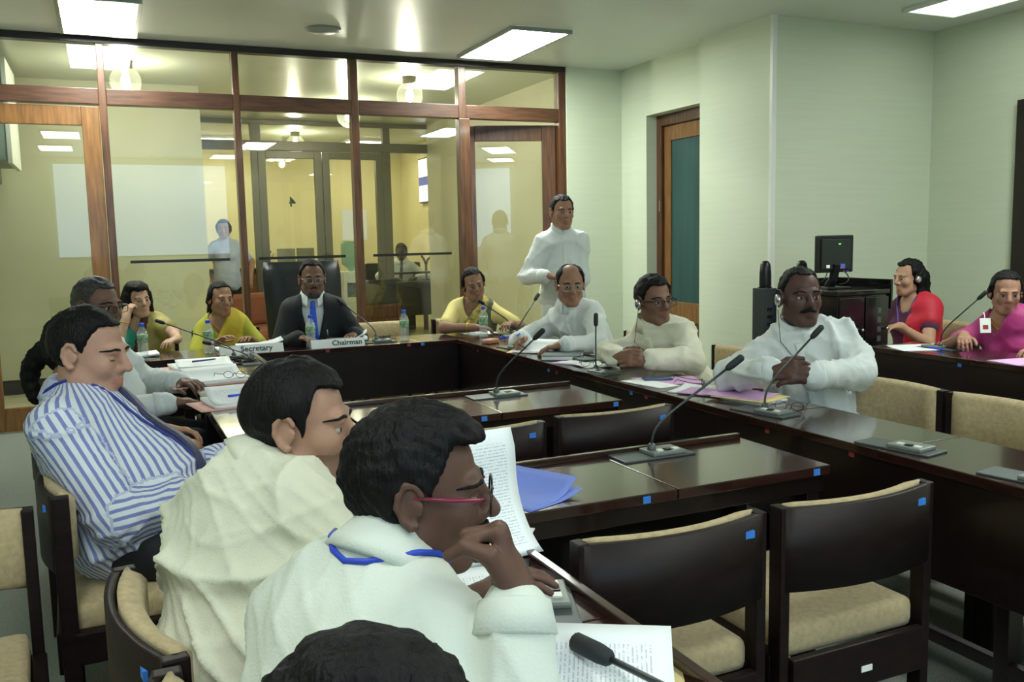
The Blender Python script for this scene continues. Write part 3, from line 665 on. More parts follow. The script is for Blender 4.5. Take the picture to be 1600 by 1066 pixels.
# pens, spectacles, phones, cases
def pen(x, y, z, rz, label, m=M_BLUE):
    t = tag(empty('pen', (x, y, z), rz), label, 'pen', 'pens')
    MB().tube([(-.07,0,.005),(.05,0,.005),(.066,0,.005),(.072,0,.005)], [.0048,.0048,.003,.001], 8).build('barrel', m, t, True); MB().tube([(-.072,0,.005),(-.03,0,.005)], .0056, 8).build('pen_cap', m, t, True)
pen(0.52, 4.04, TZ+0.034, R(10), 'blue pen on the third pile of the left desk'); pen(4.38, 3.70, TZ+.004, R(75), 'blue pen on the white sheet of the interpreter desk')
pen(0.48, 5.37, TZ+.034, R(20), 'dark blue pen lying on the farthest pile of the left desk', mat('navy', lin(40,60,110), .4))
pen(2.55, 5.75, TZ+.001, R(20), 'blue pen on the desk corner by the woman in a pale yellow blouse')
def specs(x, y, z, rz, label):
    t = tag(empty('spectacles', (x, y, z), rz), label, 'spectacles', 'spectacles lying on the papers')
    for s in (-1, 1):
        MB().tube([(s*.033+.024*math.cos(a), 0.0, .018+.017*math.sin(a)) for a in [i*math.pi/8 for i in range(16)]], .0014, 6, closed=True).build('rim', M_BLACK, t, True)
        MB().tube([(s*.057,0,.02),(s*.066,.004,.022),(s*.06,.06,.03),(s*.05,.12,.045),(s*.048,.135,.03)], .0015, 6).build('temple', M_BLACK, t, True)
    MB().tube([(-.009,0,.02),(0,0,.024),(.009,0,.02)], .0013, 6).build('bridge', M_BLACK, t, True)
specs(0.56, 4.68, TZ+.022, R(150), 'spectacles resting on the open file of the left desk'); specs(2.42, 3.28, TZ+.012, R(60), 'spectacles on the lilac sheet by the broad mustached man')
specs(2.32, 4.12, TZ+.012, R(-30), 'spectacles on the white sheets by the upright microphone'); specs(2.42, 2.72, TZ+.001, R(120), 'thin spectacles on the bare desk in front of the broad man')
def slab(name, x, y, rz, sx_, sy_, sz_, m, label, cat, z=TZ):
    o = MB().box((-sx_/2,-sy_/2,0.0005),(sx_/2,sy_/2,sz_),0,min(sz_*.4,.01)).build(name, m, None, True, (x,y,z)); o.rotation_euler=(0,0,rz); return tag(o, label, cat)
slab('phone', 2.40, 3.62, R(70), .07, .14, .009, mat('phone_blue', lin(70,90,130), .15), 'mobile phone on the lilac folder of the right desk', 'phone', TZ+.0035)
slab('spectacle_case', 0.70, 4.42, R(10), .17, .06, .035, mat('case_teal', lin(40,50,50), .45), 'rounded dark spectacle case between the piles on the left desk', 'case')
slab('notebook', 0.70, 4.2, R(8), .2, .14, .016, MATS['grey_cover'], 'dark notebook under the third pile of the left desk', 'notebook')
slab('wallet', 2.32, 5.50, R(30), .11, .075, .03, mat('tan_leather', lin(196,140,110), .5), 'tan leather purse at the corner of the right desk', 'purse')
slab('phone', 0.72, 1.70, R(60), .07, .14, .009, M_BLACK, 'black phone beside the curled page', 'phone')
# cable bundles
def cable(pts, label, r=.004):
    tag(MB().tube(pts, r, 6).build('cable', M_BLACK, None, True), label, 'cable')
random.seed(9)
def scribble(cx, cy, z, rx, ry, n=40):
    return [(cx+rx*random.uniform(-1,1), cy+ry*random.uniform(-1,1), z+random.uniform(.003,.035)) for _ in range(n)]
def smoothp(p, k=3):
    P=[Vector(x) for x in p]; out=[]
    for i in range(len(P)-1):
        a=P[max(0,i-1)];b=P[i];c=P[i+1];d=P[min(len(P)-1,i+2)]
        for j in range(k):
            t=j/k; out.append(.5*((2*b)+(c-a)*t+(2*a-5*b+4*c-d)*t*t+(3*b-a-3*c+d)*t**3))
    return [Vector((q.x,q.y,max(q.z,TZ+.005))) for q in out]
cable(smoothp(scribble(0.70,5.50,TZ,.08,.12,34)), 'tangle of black microphone cables at the far end of the left desk', .0035)
cable(smoothp(scribble(1.74,6.1,TZ,.06,.05,26)), 'tangle of black earphone cables beside the chairman', .0035)

# ================================================================== CABINET, MONITOR, SPEAKERS
cb = tag(empty('media_cabinet', (4.30, 4.45, 0)), 'black lacquered media cabinet behind the broad mustached man', 'cabinet')
M_LACQ = mat('black_lacquer', lin(22,20,20), 0.18, coat=0.6, var=.2, vscale=6)
boxo('body', (-.18,-.24,.05), (.23,.25,1.0), M_LACQ, cb, .006); boxo('top', (-.20,-.26,1.0), (.24,.27,1.03), M_LACQ, cb, .006); boxo('plinth', (-.16,-.22,0), (.21,.24,.05), M_BLACK, cb)
boxo('back_upstand', (-.05,.20,1.03), (.24,.23,1.09), M_LACQ, cb, .004); boxo('side_upstand', (.242,-.26,.9), (.26,.23,1.09), M_LACQ, cb, .004)
for x0, x1 in ((-.175,0.02),(.03,.225)):
    dd = boxo('door', (x0,-.262,.08), (x1,-.242,.985), M_LACQ, cb, .004); MB().lathe([(.004,0),(.004,.01),(.011,.016),(.011,.022),(.006,.026)],12,M=Matrix.Translation((x1-.03 if x0<0 else x0+.17,-.262,.78))@Matrix.Rotation(R(90),4,'X')).build('knob', M_SILVER, dd, True)
for i in range(4): boxo('vent_slot', (.13,-.2635,.7+.06*i), (.16,-.262,.735+.06*i), M_GREYP, cb)
mo = tag(empty('computer_monitor', (4.30, 4.44, 1.03), R(-8)), 'black computer monitor seen from behind on the media cabinet', 'monitor')
MB().box((-.135,-.02,.105),(.135,.015,.345),0,.008).build('screen_housing', M_BLACK, mo); MB().box((-.11,-.03,.125),(.11,-.018,.32),0,.006).build('rear_cover', mat('monitor_grey', lin(34,38,36), .4), mo)
MB().tube([(0.0,.04,.01),(0,.0,.06),(0,-.03,.16)],[.035,.03,.028],8).build('neck', M_BLACK, mo); MB().box((-.09,-.07,0),(.09,.09,.012),0,.005).build('foot', M_BLACK, mo)
boxo('led', (.015,-.0325,.285), (.03,-.03,.292), mat('green_led', lin(60,220,80), .5, emit=(.1,.9,.2), estr=1.5), mo); boxo('maker_label', (-.075,-.0325,.135), (-.05,-.03,.155), M_PAPER, mo); boxo('maker_label', (.02,-.0325,.13), (.065,-.03,.16), mat('label_blue', lin(90,100,170), .5), mo)
boxo('port', (.06,-.0225,.108), (.075,-.02,.116), M_RED, mo); boxo('port', (.085,-.0225,.108), (.1,-.02,.116), M_BLUE, mo)
MB().tube(bez((-.06,-.02,.11),(-.1,-.06,.05),(-.14,-.03,.02),(-.11,.03,.07)),.004,6).build('monitor_cable', M_BLACK, mo, True); MB().tube(bez((.07,-.02,.11),(.09,-.08,.06),(.05,-.08,.03),(.0,-.05,.03)),.004,6).build('monitor_cable', M_BLACK, mo, True)
for x, y, l in ((4.04,4.79,'black desktop speaker at the left end of the media cabinet'),(4.20,4.62,'black desktop speaker just left of the monitor')):
    s = tag(empty('desktop_speaker', (x, y, 1.03)), l, 'speaker', 'desktop speakers')
    MB().lathe([(.036,0),(.04,.02),(.039,.1),(.033,.16),(.02,.18),(.0,.184)],16).build('housing', M_BLACK, s, True); MB().lathe([(.045,0),(.045,.008)],16).build('foot', M_BLACK, s)
pc = tag(empty('speaker_box', (4.04, 4.76, 0)), 'dark grey floor-standing box at the left of the media cabinet', 'box')
boxo('body', (-.05,-.03,0), (.05,.10,1.03), mat('dark_grey_laminate', lin(52,58,58), .45, var=.1, vscale=5), pc, .006)
for i in range(3): boxo('slot', (-.03,-.033,.78+.05*i), (.01,-.03,.8+.05*i), M_BLACK, pc)

# ================================================================== LOBBY THINGS
ac = tag(empty('wall_unit', (-1.0, 8.75, 0)), 'pale grey wall-hung air conditioner behind the glass door', 'air conditioner')
M_ACG = mat('unit_grey', lin(150,168,158), .5)
boxo('housing', (-.35,-.4,2.1), (.34,.4,2.9), M_ACG, ac, .01); boxo('edge_trim', (.34,-.42,2.08), (.375,.42,2.92), M_WHITEP, ac, .005); boxo('bracket', (-.3,-.3,1.96), (.22,.35,2.1), M_BLACK, ac, .01)
boxo('hanger', (-.3,-.3,2.9), (-.22,.3,ZC-.001), M_BLACK, ac); 
tv = tag(empty('wall_screen', (4.85, 13.9, 2.36)), 'tall lit information screen on the far lobby wall', 'screen')
boxo('frame', (-.05,-.36,-.36), (-.002,.36,.36), M_BLACK, tv, .006)
for z0, z1, c in ((.06,.34,(1,1,1)),(-.08,.06,(.05,.06,.2)),(-.34,-.08,(.55,.6,1))): boxo('display_band', (-.054,-.34,z0), (-.05,.34,z1), mat('display%d' % int(z0*100), c, .4, emit=c, estr=1.6), tv)
dk = tag(empty('lobby_desk', (4.0, 13.0, 0)), 'dark wooden reception desk with a seated man behind it', 'desk')
boxo('top', (-.62,-.3,.74), (.62,.35,.78), M_DPANEL, dk, .006); boxo('front_panel', (-.55,-.25,.28), (.55,-.22,.74), M_DPANEL, dk, .004)
for x in (-.55,.49):
    for y in (-.22,.26): boxo('leg', (x,y,0), (x+.06,y+.06,.74), M_TEAK, dk, .004)
boxo('upper_shelf', (-.3,-.28,.9), (.62,-.05,.93), M_DPANEL, dk, .004); boxo('shelf_support', (-.28,-.25,.78), (-.25,-.08,.9), M_TEAK, dk); boxo('shelf_support', (.55,-.25,.78), (.58,-.08,.9), M_TEAK, dk)
ph = tag(empty('desk_ornament', (4.5, 13.15, 0.78)), 'small dark two-pronged ornament on the reception desk', 'ornament')
MB().lathe([(.05,0),(.05,.01),(.02,.03),(.02,.26)],12).build('stem', M_BLACK, ph, True); MB().tube([(0,0,.24),(.03,0,.32),(.09,0,.36)],.018,8).build('prong', M_BLACK, ph, True); MB().tube([(0,0,.24),(-.03,0,.32),(-.07,0,.38)],.018,8).build('prong', M_BLACK, ph, True)
of = tag(empty('office_chair', (4.15, 13.62, 0)), 'dark armchair behind the reception desk', 'chair')
boxo('backrest', (-.42,.22,.5), (.5,.32,1.05), M_LEATHER, of, .04); boxo('seat', (-.3,-.25,.36), (.3,.24,.46), M_LEATHER, of, .03); boxo('base', (-.25,-.2,0), (.25,.2,.36), M_BLACK, of, .02)
lc = tag(empty('lobby_armchair', (3.02, 11.0, 0), R(20)), 'wooden lobby chair with a dark rounded back seen through the glass', 'chair')
boxo('seat', (-.28,-.26,.36), (.28,.26,.44), M_TEAK, lc, .02); m = curved(MB(), -.28,.28,-.2,.08,.09,.62,.92,12,rnd=.05); m.build('backrest', M_LEATHER, lc, True)
for x in (-.27,.22):
    for y in (-.26,.2): boxo('leg', (x,y,0), (x+.05,y+.05,.62 if y<0 else .36), M_TEAK, lc, .005)
boxo('back_board', (-.28,-.24,.44), (.28,-.2,.62), M_TEAK, lc, .005)
wd_ = tag(empty('water_dispenser', (3.17, 12.55, 0)), 'white water dispenser with an upturned blue-green bottle in the lobby', 'water dispenser')
boxo('cabinet', (-.15,-.15,0), (.15,.15,.98), M_WHITEP, wd_, .02); boxo('tap_recess', (-.1,-.155,.62), (.1,-.15,.82), M_GREYP, wd_)
MB().lathe([(.03,.98),(.05,1.02),(.125,1.08),(.13,1.12),(.13,1.36),(.11,1.4),(.02,1.41)],20).build('bottle', glass_mat('bottle_teal', (.75,.93,.96), 1.0, .35, lin(120,180,190)), wd_, True)
ct = tag(empty('lobby_counter', (2.45, 13.4, 0)), 'low lobby counter with two monitors beyond the numbered door', 'counter')
boxo('body', (-1.3,-.2,0), (.55,.3,.98), mat('counter_brown', lin(150,96,70), .5, var=.2, vscale=3), ct, .01); boxo('top', (-1.33,-.25,.98), (.58,.33,1.05), M_HEAD, ct, .008)
for x, l in ((2.42,'pale square monitor back on the lobby counter, left one'),(2.70,'pale square monitor back on the lobby counter, right one')):
    mm = tag(empty('lobby_monitor', (x, 13.35, 1.05)), l, 'monitor', 'lobby monitors'); boxo('housing', (-.13,-.02,.05), (.13,.02,.27), mat('pale_grey', lin(170,165,140), .5), mm, .01); boxo('stand', (-.04,-.03,0), (.04,.05,.05), M_BLACK, mm)
def plantlet(x, y, z):
    p = tag(empty('potted_plant', (x, y, z)), 'small green potted plant on the lobby counter', 'plant'); MB().lathe([(.05,0),(.065,.09)],14).build('pot', M_WHITEP, p)
    m = MB()
    for i in range(14):
        a = i*2.4; r = .06+.05*(i%3); h = .1+.03*(i%4); c = Vector((math.cos(a), math.sin(a), 0)); t = Vector((-math.sin(a), math.cos(a), 0))
        b = Vector((0,0,.085)); mid = b+c*r*.5+Vector((0,0,h*.8)); tip = b+c*r+Vector((0,0,h)); m.add([b, mid+t*.015, tip, mid-t*.015, mid+Vector((0,0,.004))], [(0,1,4),(1,2,4),(2,3,4),(3,0,4),(0,3,2,1)])
    m.build('foliage', mat('leaf', lin(70,110,50), .5), p)
plantlet(2.15, 13.3, 1.05)
bl = tag(empty('lobby_sofa', (1.75, 10.9, 0), R(35)), 'low reddish-brown lobby sofa behind the women at the head desk', 'sofa')
boxo('seat', (-.5,-.35,.1), (.6,.35,.42), mat('sofa_brown', lin(140,84,62), .7, var=.1, vscale=8), bl, .05); boxo('backrest', (-.5,.25,.42), (.6,.42,.8), MATS['sofa_brown'], bl, .05); boxo('base', (-.45,-.3,0), (.55,.3,.1), M_BLACK, bl)
bg = tag(empty('bag', (0.03, 2.2, 0), R(20)), 'blue bag on the floor by the left-hand chairs', 'bag'); m = MB(); m.box((-.10,-.06,0),(.10,.06,.12),0,.04); m.build('pouch', mat('bag_blue', lin(40,50,150), .5), bg, True); MB().tube(bez((-.06,0,.11),(-.06,0,.2),(.06,0,.2),(.06,0,.11)),.008,6).build('strap', M_BLACK, bg, True)
bg.location = (-.55, 3.25, 0)
# ================================================================== PEOPLE: implicit-surface bodies
from mathutils.bvhtree import BVHTree
V = lambda *a: np.array(a if len(a) > 1 else a[0], float)
def unit(v): v = np.asarray(v, float); return v/max(1e-9, np.linalg.norm(v))
def axis_pts(lo, hi, h, iv):
    x = lo; out = [x]
    while x < hi:
        st = h; nxt = None
        for a, b, hf in iv:
            if a-1e-9 <= x < b: st = min(st, hf)
            elif x < a < x+st: nxt = a if nxt is None else min(nxt, a)
        x = nxt if (nxt is not None and nxt-x < st and nxt-x > 1e-4) else x+st
        out.append(x)
    return np.array(out)
class Vol:
    def __init__(s, lo, hi, h, fine=()):
        s.ax = [axis_pts(lo[i], hi[i], h, [(c[i]-r, c[i]+r, hf) for c, r, hf in fine]) for i in range(3)]
        s.D = np.full([len(a) for a in s.ax], 0.5, np.float32)
    def grid(s, sl): return [s.ax[i][sl[i]].reshape([-1 if j == i else 1 for j in range(3)]) for i in range(3)]
    def put(s, lo, hi, fn, k, op):
        sl = []
        for i in range(3):
            a = max(0, np.searchsorted(s.ax[i], lo[i])-1); b = min(len(s.ax[i]), np.searchsorted(s.ax[i], hi[i])+1)
            if b-a < 1: return
            sl.append(slice(a, b))
        sl = tuple(sl); d = fn(*s.grid(sl)); A = s.D[sl]
        if op == 'u':
            h = np.clip(k-np.abs(A-d), 0, None)/k if k > 0 else 0
            s.D[sl] = np.minimum(A, d)-(h*h*k*0.25 if k > 0 else 0)
        elif op == 's':
            d = -d; h = np.clip(k-np.abs(A-d), 0, None)/k if k > 0 else 0
            s.D[sl] = np.maximum(A, d)+(h*h*k*0.25 if k > 0 else 0)
    def cap(s, a, b, ra, rb, k=0.02, op='u', off=0.0):
        a = V(a); b = V(b); ra += off; rb += off; ab = b-a; L2 = max(1e-9, ab@ab); m = k+0.03
        def fn(X, Y, Z):
            t = np.clip(((X-a[0])*ab[0]+(Y-a[1])*ab[1]+(Z-a[2])*ab[2])/L2, 0, 1)
            return np.sqrt((X-a[0]-t*ab[0])**2+(Y-a[1]-t*ab[1])**2+(Z-a[2]-t*ab[2])**2)-(ra+(rb-ra)*t)
        r = max(ra, rb)+m; s.put(np.minimum(a, b)-r, np.maximum(a, b)+r, fn, k, op)
    def ell(s, c, r, ax=None, k=0.02, op='u', off=0.0):
        c = V(c); r = V(r)+off; ax = np.eye(3) if ax is None else np.asarray(ax)  # rows = axes
        def fn(X, Y, Z):
            p = [(X-c[0])*ax[i][0]+(Y-c[1])*ax[i][1]+(Z-c[2])*ax[i][2] for i in range(3)]
            k0 = np.sqrt(sum((p[i]/r[i])**2 for i in range(3))); k1 = np.sqrt(sum((p[i]/r[i]**2)**2 for i in range(3)))
            return k0*(k0-1)/np.maximum(k1, 1e-6)
        R_ = max(r)+k+0.03; s.put(c-R_, c+R_, fn, k, op)
    def cut(s, fn):  # keep where fn<0
        s.D = np.maximum(s.D, fn(*s.grid((slice(None),)*3)).astype(np.float32))
    def mesh(s):
        D = s.D; xs, ys, zs = s.ax; S = D < 0
        cnt = sum(S[i:S.shape[0]-1+i, j:S.shape[1]-1+j, k:S.shape[2]-1+k].astype(np.int8) for i in (0,1) for j in (0,1) for k in (0,1))
        act = (cnt > 0) & (cnt < 8); I, J, K = np.nonzero(act); n = len(I)
        idx = np.full(act.shape, -1, np.int64); idx[act] = np.arange(n)
        cs = [(a,b,c) for a in (0,1) for b in (0,1) for c in (0,1)]
        val = np.stack([D[I+a, J+b, K+c] for a,b,c in cs], 1).astype(float)
        pos = np.stack([np.stack([xs[I+a], ys[J+b], zs[K+c]], 1) for a,b,c in cs], 1)
        acc = np.zeros((n,3)); num = np.zeros(n)
        for p in range(8):
            for q in range(p+1, 8):
                if sum(abs(x-y) for x,y in zip(cs[p], cs[q])) != 1: continue
                m = (val[:,p] < 0) != (val[:,q] < 0)
                t = val[m,p]/(val[m,p]-val[m,q]); acc[m] += pos[m,p]+(pos[m,q]-pos[m,p])*t[:,None]; num[m] += 1
        v = acc/num[:,None]; F = []
        e = S[:-1,1:-1,1:-1] != S[1:,1:-1,1:-1]; i,j,k = np.nonzero(e); fl = ~S[:-1,1:-1,1:-1][e]; j = j+1; k = k+1
        F.append((np.stack([idx[i,j-1,k-1], idx[i,j,k-1], idx[i,j,k], idx[i,j-1,k]], 1), fl))
        e = S[1:-1,:-1,1:-1] != S[1:-1,1:,1:-1]; i,j,k = np.nonzero(e); fl = ~S[1:-1,:-1,1:-1][e]; i = i+1; k = k+1
        F.append((np.stack([idx[i-1,j,k-1], idx[i-1,j,k], idx[i,j,k], idx[i,j,k-1]], 1), fl))
        e = S[1:-1,1:-1,:-1] != S[1:-1,1:-1,1:]; i,j,k = np.nonzero(e); fl = ~S[1:-1,1:-1,:-1][e]; i = i+1; j = j+1
        F.append((np.stack([idx[i-1,j-1,k], idx[i,j-1,k], idx[i,j,k], idx[i-1,j,k]], 1), fl))
        Q = []
        for f, fl in F: f = f.copy(); f[fl] = f[fl][:, ::-1]; Q.append(f)
        f = np.concatenate(Q) if Q else np.zeros((0,4), int); f = f[(f >= 0).all(1)]
        return v, f
def vnormals(v, f):
    fn = np.cross(v[f[:,2]]-v[f[:,0]], v[f[:,3]]-v[f[:,1]]); n = np.zeros_like(v)
    for i in range(4): np.add.at(n, f[:,i], fn)
    return n/np.maximum(np.linalg.norm(n, axis=1, keepdims=True), 1e-12)
def laplace(v, f, it=1, a=0.5):
    for _ in range(it):
        s = np.zeros_like(v); c = np.zeros(len(v))
        for i in range(4):
            x, y = f[:,i], f[:,(i+1)%4]; np.add.at(s, x, v[y]); np.add.at(s, y, v[x]); np.add.at(c, x, 1); np.add.at(c, y, 1)
        v = v*(1-a)+a*s/np.maximum(c, 1)[:,None]
    return v
def folds(v, n, amp, seed, freq=1.0, dirs=None, ridge=2.2):
    rg = np.random.RandomState(seed); d = np.zeros(len(v))
    for i in range(5):
        k = unit(rg.normal(size=3)*V(1,1,1.6)) if dirs is None or i >= len(dirs) else unit(dirs[i])
        w = unit(rg.normal(size=3)); ph = rg.rand()*6; fr = freq*(13+rg.rand()*20)
        s = np.sin(v@k*fr+ph+2.2*np.sin(v@w*fr*0.30+ph*2)+.8*np.sin(v@unit(rg.normal(size=3))*fr*.7+ph)); g = np.clip(.25+1.1*np.sin(v@unit(rg.normal(size=3))*(7+3*i)+ph), 0, 1)
        d += (1-np.abs(s))**ridge*g*g*(1.25 if i < 3 else .9)+.22*(1-np.abs(np.sin(v@unit(k+.6*w)*fr*2.3+3*np.sin(v@w*fr*.5))))**3*(1-g)
    return v+n*(amp*(d/2.2-0.22))[:,None]
def biggest(v, q, frac=None):
    lab = np.arange(len(v))
    for _ in range(400):
        m = lab[q].min(1); new = lab.copy()
        for i in range(4): np.minimum.at(new, q[:,i], m)
        new = new[new]
        if (new == lab).all(): break
        lab = new
    c = np.bincount(lab[q[:,0]])
    if frac: return q[c[lab[q[:,0]]] >= frac*c.max()]
    return q[lab[q[:,0]] == c.argmax()]
def np_mesh(name, v, f, mats, parent, mi=None, attr=None, smooth=True):
    me = bpy.data.meshes.new(name); me.vertices.add(len(v)); me.vertices.foreach_set('co', np.asarray(v, np.float32).ravel())
    me.loops.add(f.size); me.loops.foreach_set('vertex_index', f.astype(np.int32).ravel()); me.polygons.add(len(f))
    me.polygons.foreach_set('loop_start', (np.arange(len(f))*f.shape[1]).astype(np.int32))
    for m in (mats if isinstance(mats, (list, tuple)) else [mats]): me.materials.append(m)
    if mi is not None: me.polygons.foreach_set('material_index', mi.astype(np.int32))
    me.polygons.foreach_set('use_smooth', np.full(len(f), smooth))
    if attr is not None:
        a = me.attributes.new('u', 'FLOAT', 'POINT'); a.data.foreach_set('value', attr.astype(np.float32))
    me.update(calc_edges=True); me.validate(); return link(name, me, parent)

def head_matrix(yaw, pitch, roll):
    f = V(math.sin(R(yaw)), math.cos(R(yaw)), 0); r = V(math.cos(R(yaw)), -math.sin(R(yaw)), 0); z = V(0,0,1)
    p = R(pitch); f2 = f*math.cos(p)+z*math.sin(p); z2 = -f*math.sin(p)+z*math.cos(p)
    q = R(roll); r2 = r*math.cos(q)-z2*math.sin(q); z3 = r*math.sin(q)+z2*math.cos(q)
    return np.stack([r2, f2, z3], 1)   # columns
def ik(S, W, L1, L2, pole):
    d = W-S; L = np.linalg.norm(d)
    if L > (L1+L2)*0.985: W = S+d*((L1+L2)*0.985/L); d = W-S; L = np.linalg.norm(d)
    if L < abs(L1-L2)*1.05+.02: L = abs(L1-L2)*1.05+.02; W = S+unit(d)*L; d = W-S
    a = (L1*L1-L2*L2+L*L)/(2*L); h = math.sqrt(max(0, L1*L1-a*a)); e = unit(d); p = unit(pole-e*(pole@e))
    return S+e*a+p*h, W

M_LENS = glass_mat('spectacle_lens', (.97,.98,.98), .3); M_EYEW = mat('eye_white', lin(176,168,158), 0.3); M_IRIS = mat('iris', lin(30,18,14), 0.15)
M_BLKHAIR = mat('black_hair', lin(14,13,13), 0.58, var=0.5, vscale=30, stretch=(1,1,.2), bump=0.6, bscale=160, spec=0.25)
M_GREYHAIR = mat('grey_hair', lin(60,58,56), 0.5, var=0.6, vscale=60, bump=0.5, bscale=140)
def skin(rgb):
    g_ = sum(rgb)/3; rgb = tuple(min(255, int((c*.88+g_*.12)*1.10)) for c in rgb)
    nm = 'skin_%d_%d_%d' % rgb; return mat(nm, lin(rgb), 0.5, var=0.10, vscale=25, bump=0.06, bscale=250, spec=0.3)
def cloth(nm, rgb, rough=0.85, bump=0.15): return mat(nm, lin(rgb), rough, var=0.05, vscale=6, bump=bump, bscale=220, sheen=0.05)

def hand_prims(vol, W, d, n, thumb, curl, sc, spread=0.0, k=0.006, fist=False):
    d = unit(d); n = unit(n-d*(n@d)); lat = unit(np.cross(d, n))*thumb   # lat points to the thumb side
    vol.cap(W-d*.02*sc, W+d*.035*sc, .026*sc, .024*sc, .02)
    L = [(.92,.030),(1.0,.010),(.95,-.010),(.76,-.029)]
    for i, (ln, o) in enumerate(L):
        kb = W+d*(.088-(.006 if i in (0,3) else 0))*sc+lat*o*sc
        vol.cap(W+lat*o*.55*sc+d*.02*sc, kb, .0145*sc, .0125*sc, .012)
        a = 0; p = kb; r = .0098
        for sgl, c in zip((.044,.028,.023), curl):
            a += R(c); q = p+(d*math.cos(a)+n*math.sin(a)+lat*o*(4+spread)*math.cos(a))*sgl*ln*sc
            vol.cap(p, q, r*sc, (r-.0010)*sc, .004); p = q; r -= .0010
    p = W+d*.022*sc+lat*.026*sc+n*.006*sc; dirs = [unit(d*.65+lat*.62+n*.35), unit(d*.85+lat*.3+n*.4), unit(d*.95+lat*.05+n*.35)]
    if fist: dirs = [unit(d*.85+lat*.5+n*.3), unit(d*.55+n*.8-lat*.05), unit(n*.8-d*.2-lat*.25)]
    for dd, l, r in zip(dirs, (.042,.032,.026), (.0135,.0115,.0102)):
        q = p+dd*l*sc; vol.cap(p, q, r*sc, (r-.0012)*sc, .008); p = q

def person(label, root, hip, head, yaw, hyaw, hpitch=0, hroll=0, hs=1.05, sc=1.0, girth=1.0, belly=1.0, female=False, arms=(None, None),
           sk=(120,85,68), outfit=None, hair=None, fine=.006, cl=.012, eyes='open', beard=None, glasses=None, lean=0.0, stand=False,
           nb=None, seed=1, legs=None, shw=None, group=None, ears=True, mouth=0.0):
    T = tag(empty('person', root), label, 'person', group); rt = V(root)
    hip = V(hip); H = V(head); f = V(math.sin(R(yaw)), math.cos(R(yaw)), 0); r = V(math.cos(R(yaw)), -math.sin(R(yaw)), 0)
    Mh = head_matrix(hyaw, hpitch, hroll); L = lambda *p: H+Mh@(V(*p)*hs); hax = Mh.T
    N = V(nb) if nb is not None else H+V(0,0,-.140*hs)-Mh[:,1]*.040*hs
    u = unit(N-hip); r = unit(r-u*(r@u)); f = np.cross(u, r)
    tax = np.stack([r, f, u]); sw = (shw or (.130 if female else .150))*sc; g = girth
    S = {1: N-u*.082*sc+r*sw, -1: N-u*.082*sc-r*sw}
    A = {}
    for sd, am in zip((1,-1), arms):
        if am is None: am = dict(w=S[sd]-u*.42*sc+f*.22, pole=-f+r*sd*.3)
        E_, W_ = ik(S[sd], V(am['w']), .285*sc, .245*sc, V(am.get('pole', -u+r*sd*.5)))
        if 'e' in am: E_, W_ = V(am['e']), V(am['w'])
        A[sd] = (E_, W_, am)
    tl = np.linalg.norm(N-hip)
    def torso(vol, off, k=.06):
        cc = N-u*tl*.36; vol.ell(cc, (.158*sc*g, .108*sc*g, .20*sc), tax, k, off=off)
        vol.ell(hip+u*tl*.30+f*.025*belly, (.148*sc*g, .112*sc*g*belly, .17*sc), tax, k, off=off)
        vol.ell(hip+u*.03, (.165*sc*g, .125*sc*g, .12*sc), tax, k, off=off)
        if female:
            for s in (1,-1): vol.ell(N-u*.20*sc+f*.085*g+r*.062*s*g, (.062*g,.058*g,.062*g), tax, .035, off=off)
        q = .88*sw
        vol.cap(S[1]-r*.03+u*.004, S[-1]+r*.03+u*.004, .050*sc, .050*sc, k, off=off)
        for s in (1,-1): vol.cap(N-u*.004, S[s]-r*s*.05+u*.012, .046*sc, .046*sc, .05, off=off)
    def arm(vol, s, off, r0=.049, r1=.041, r2=.027, upto=2.0, k=.03):
        E_, W_, am = A[s]; gg = 0.5+0.5*g
        if upto >= 1: vol.cap(S[s], E_, r0*sc*gg, r1*sc*gg, k, off=off)
        else: vol.cap(S[s], S[s]+(E_-S[s])*upto, r0*sc*gg, (r0+(r1-r0)*upto)*sc*gg, k, off=off)
        if upto > 1: vol.cap(E_, E_+(W_-E_)*(upto-1), r1*sc*gg, (r1+(r2-r1)*(upto-1))*sc*gg, .02, off=off)
    hipj = {s: hip+r*s*.085*sc*g for s in (1,-1)}
    if stand: lg = {s: (hipj[s]-V(0,0,.42*sc)+f*.02, V(hipj[s][0], hipj[s][1], .08)) for s in (1,-1)}
    else:
        fl = unit(V(f[0], f[1], 0)); lg = {s: (V(*(hipj[s][:2]+fl[:2]*.40*sc), .47), V(*(hipj[s][:2]+fl[:2]*.36*sc), .08)) for s in (1,-1)}
    # ---------------- body (one continuous skin surface)
    hands = {s: (A[s][1]+unit(A[s][2].get('d', A[s][1]-A[s][0]))*.07*sc) for s in (1,-1)}
    allp = [H, hip, N]+[x for s in (1,-1) for x in (S[s], A[s][0], A[s][1], hands[s])]+[x for s in (1,-1) for x in lg[s]]
    lo = np.min(allp, 0)-.17; hi = np.max(allp, 0)+.17; lo[2] = min(lo[2], .05)
    fi = [(H-Mh[:,2]*.01, .145*hs, fine)]+[(hands[s], .115*sc, max(fine*.85, .0042)) for s in (1,-1) if A[s][2].get('hand', True)]
    vol = Vol(lo, hi, .024, fi)
    torso(vol, -.012)
    for s in (1,-1):
        arm(vol, s, 0.0); vol.cap(hipj[s], lg[s][0], .07*sc, .05*sc, .04); vol.cap(lg[s][0], lg[s][1], .05*sc, .035*sc, .03)
    nr = (.047 if female else .058)*hs
    vol.cap(L(0,-.018,-.06), N-u*.03, nr, nr*1.06, .03)
    C = lambda a, b, ra, rb, k=.012, op='u': vol.cap(L(*a), L(*b), ra*hs, rb*hs, k*hs, op)
    E = lambda c, rr, k=.015, op='u': vol.ell(L(*c), V(*rr)*hs, hax, k*hs, op)
    jw = .92 if female else 1.0
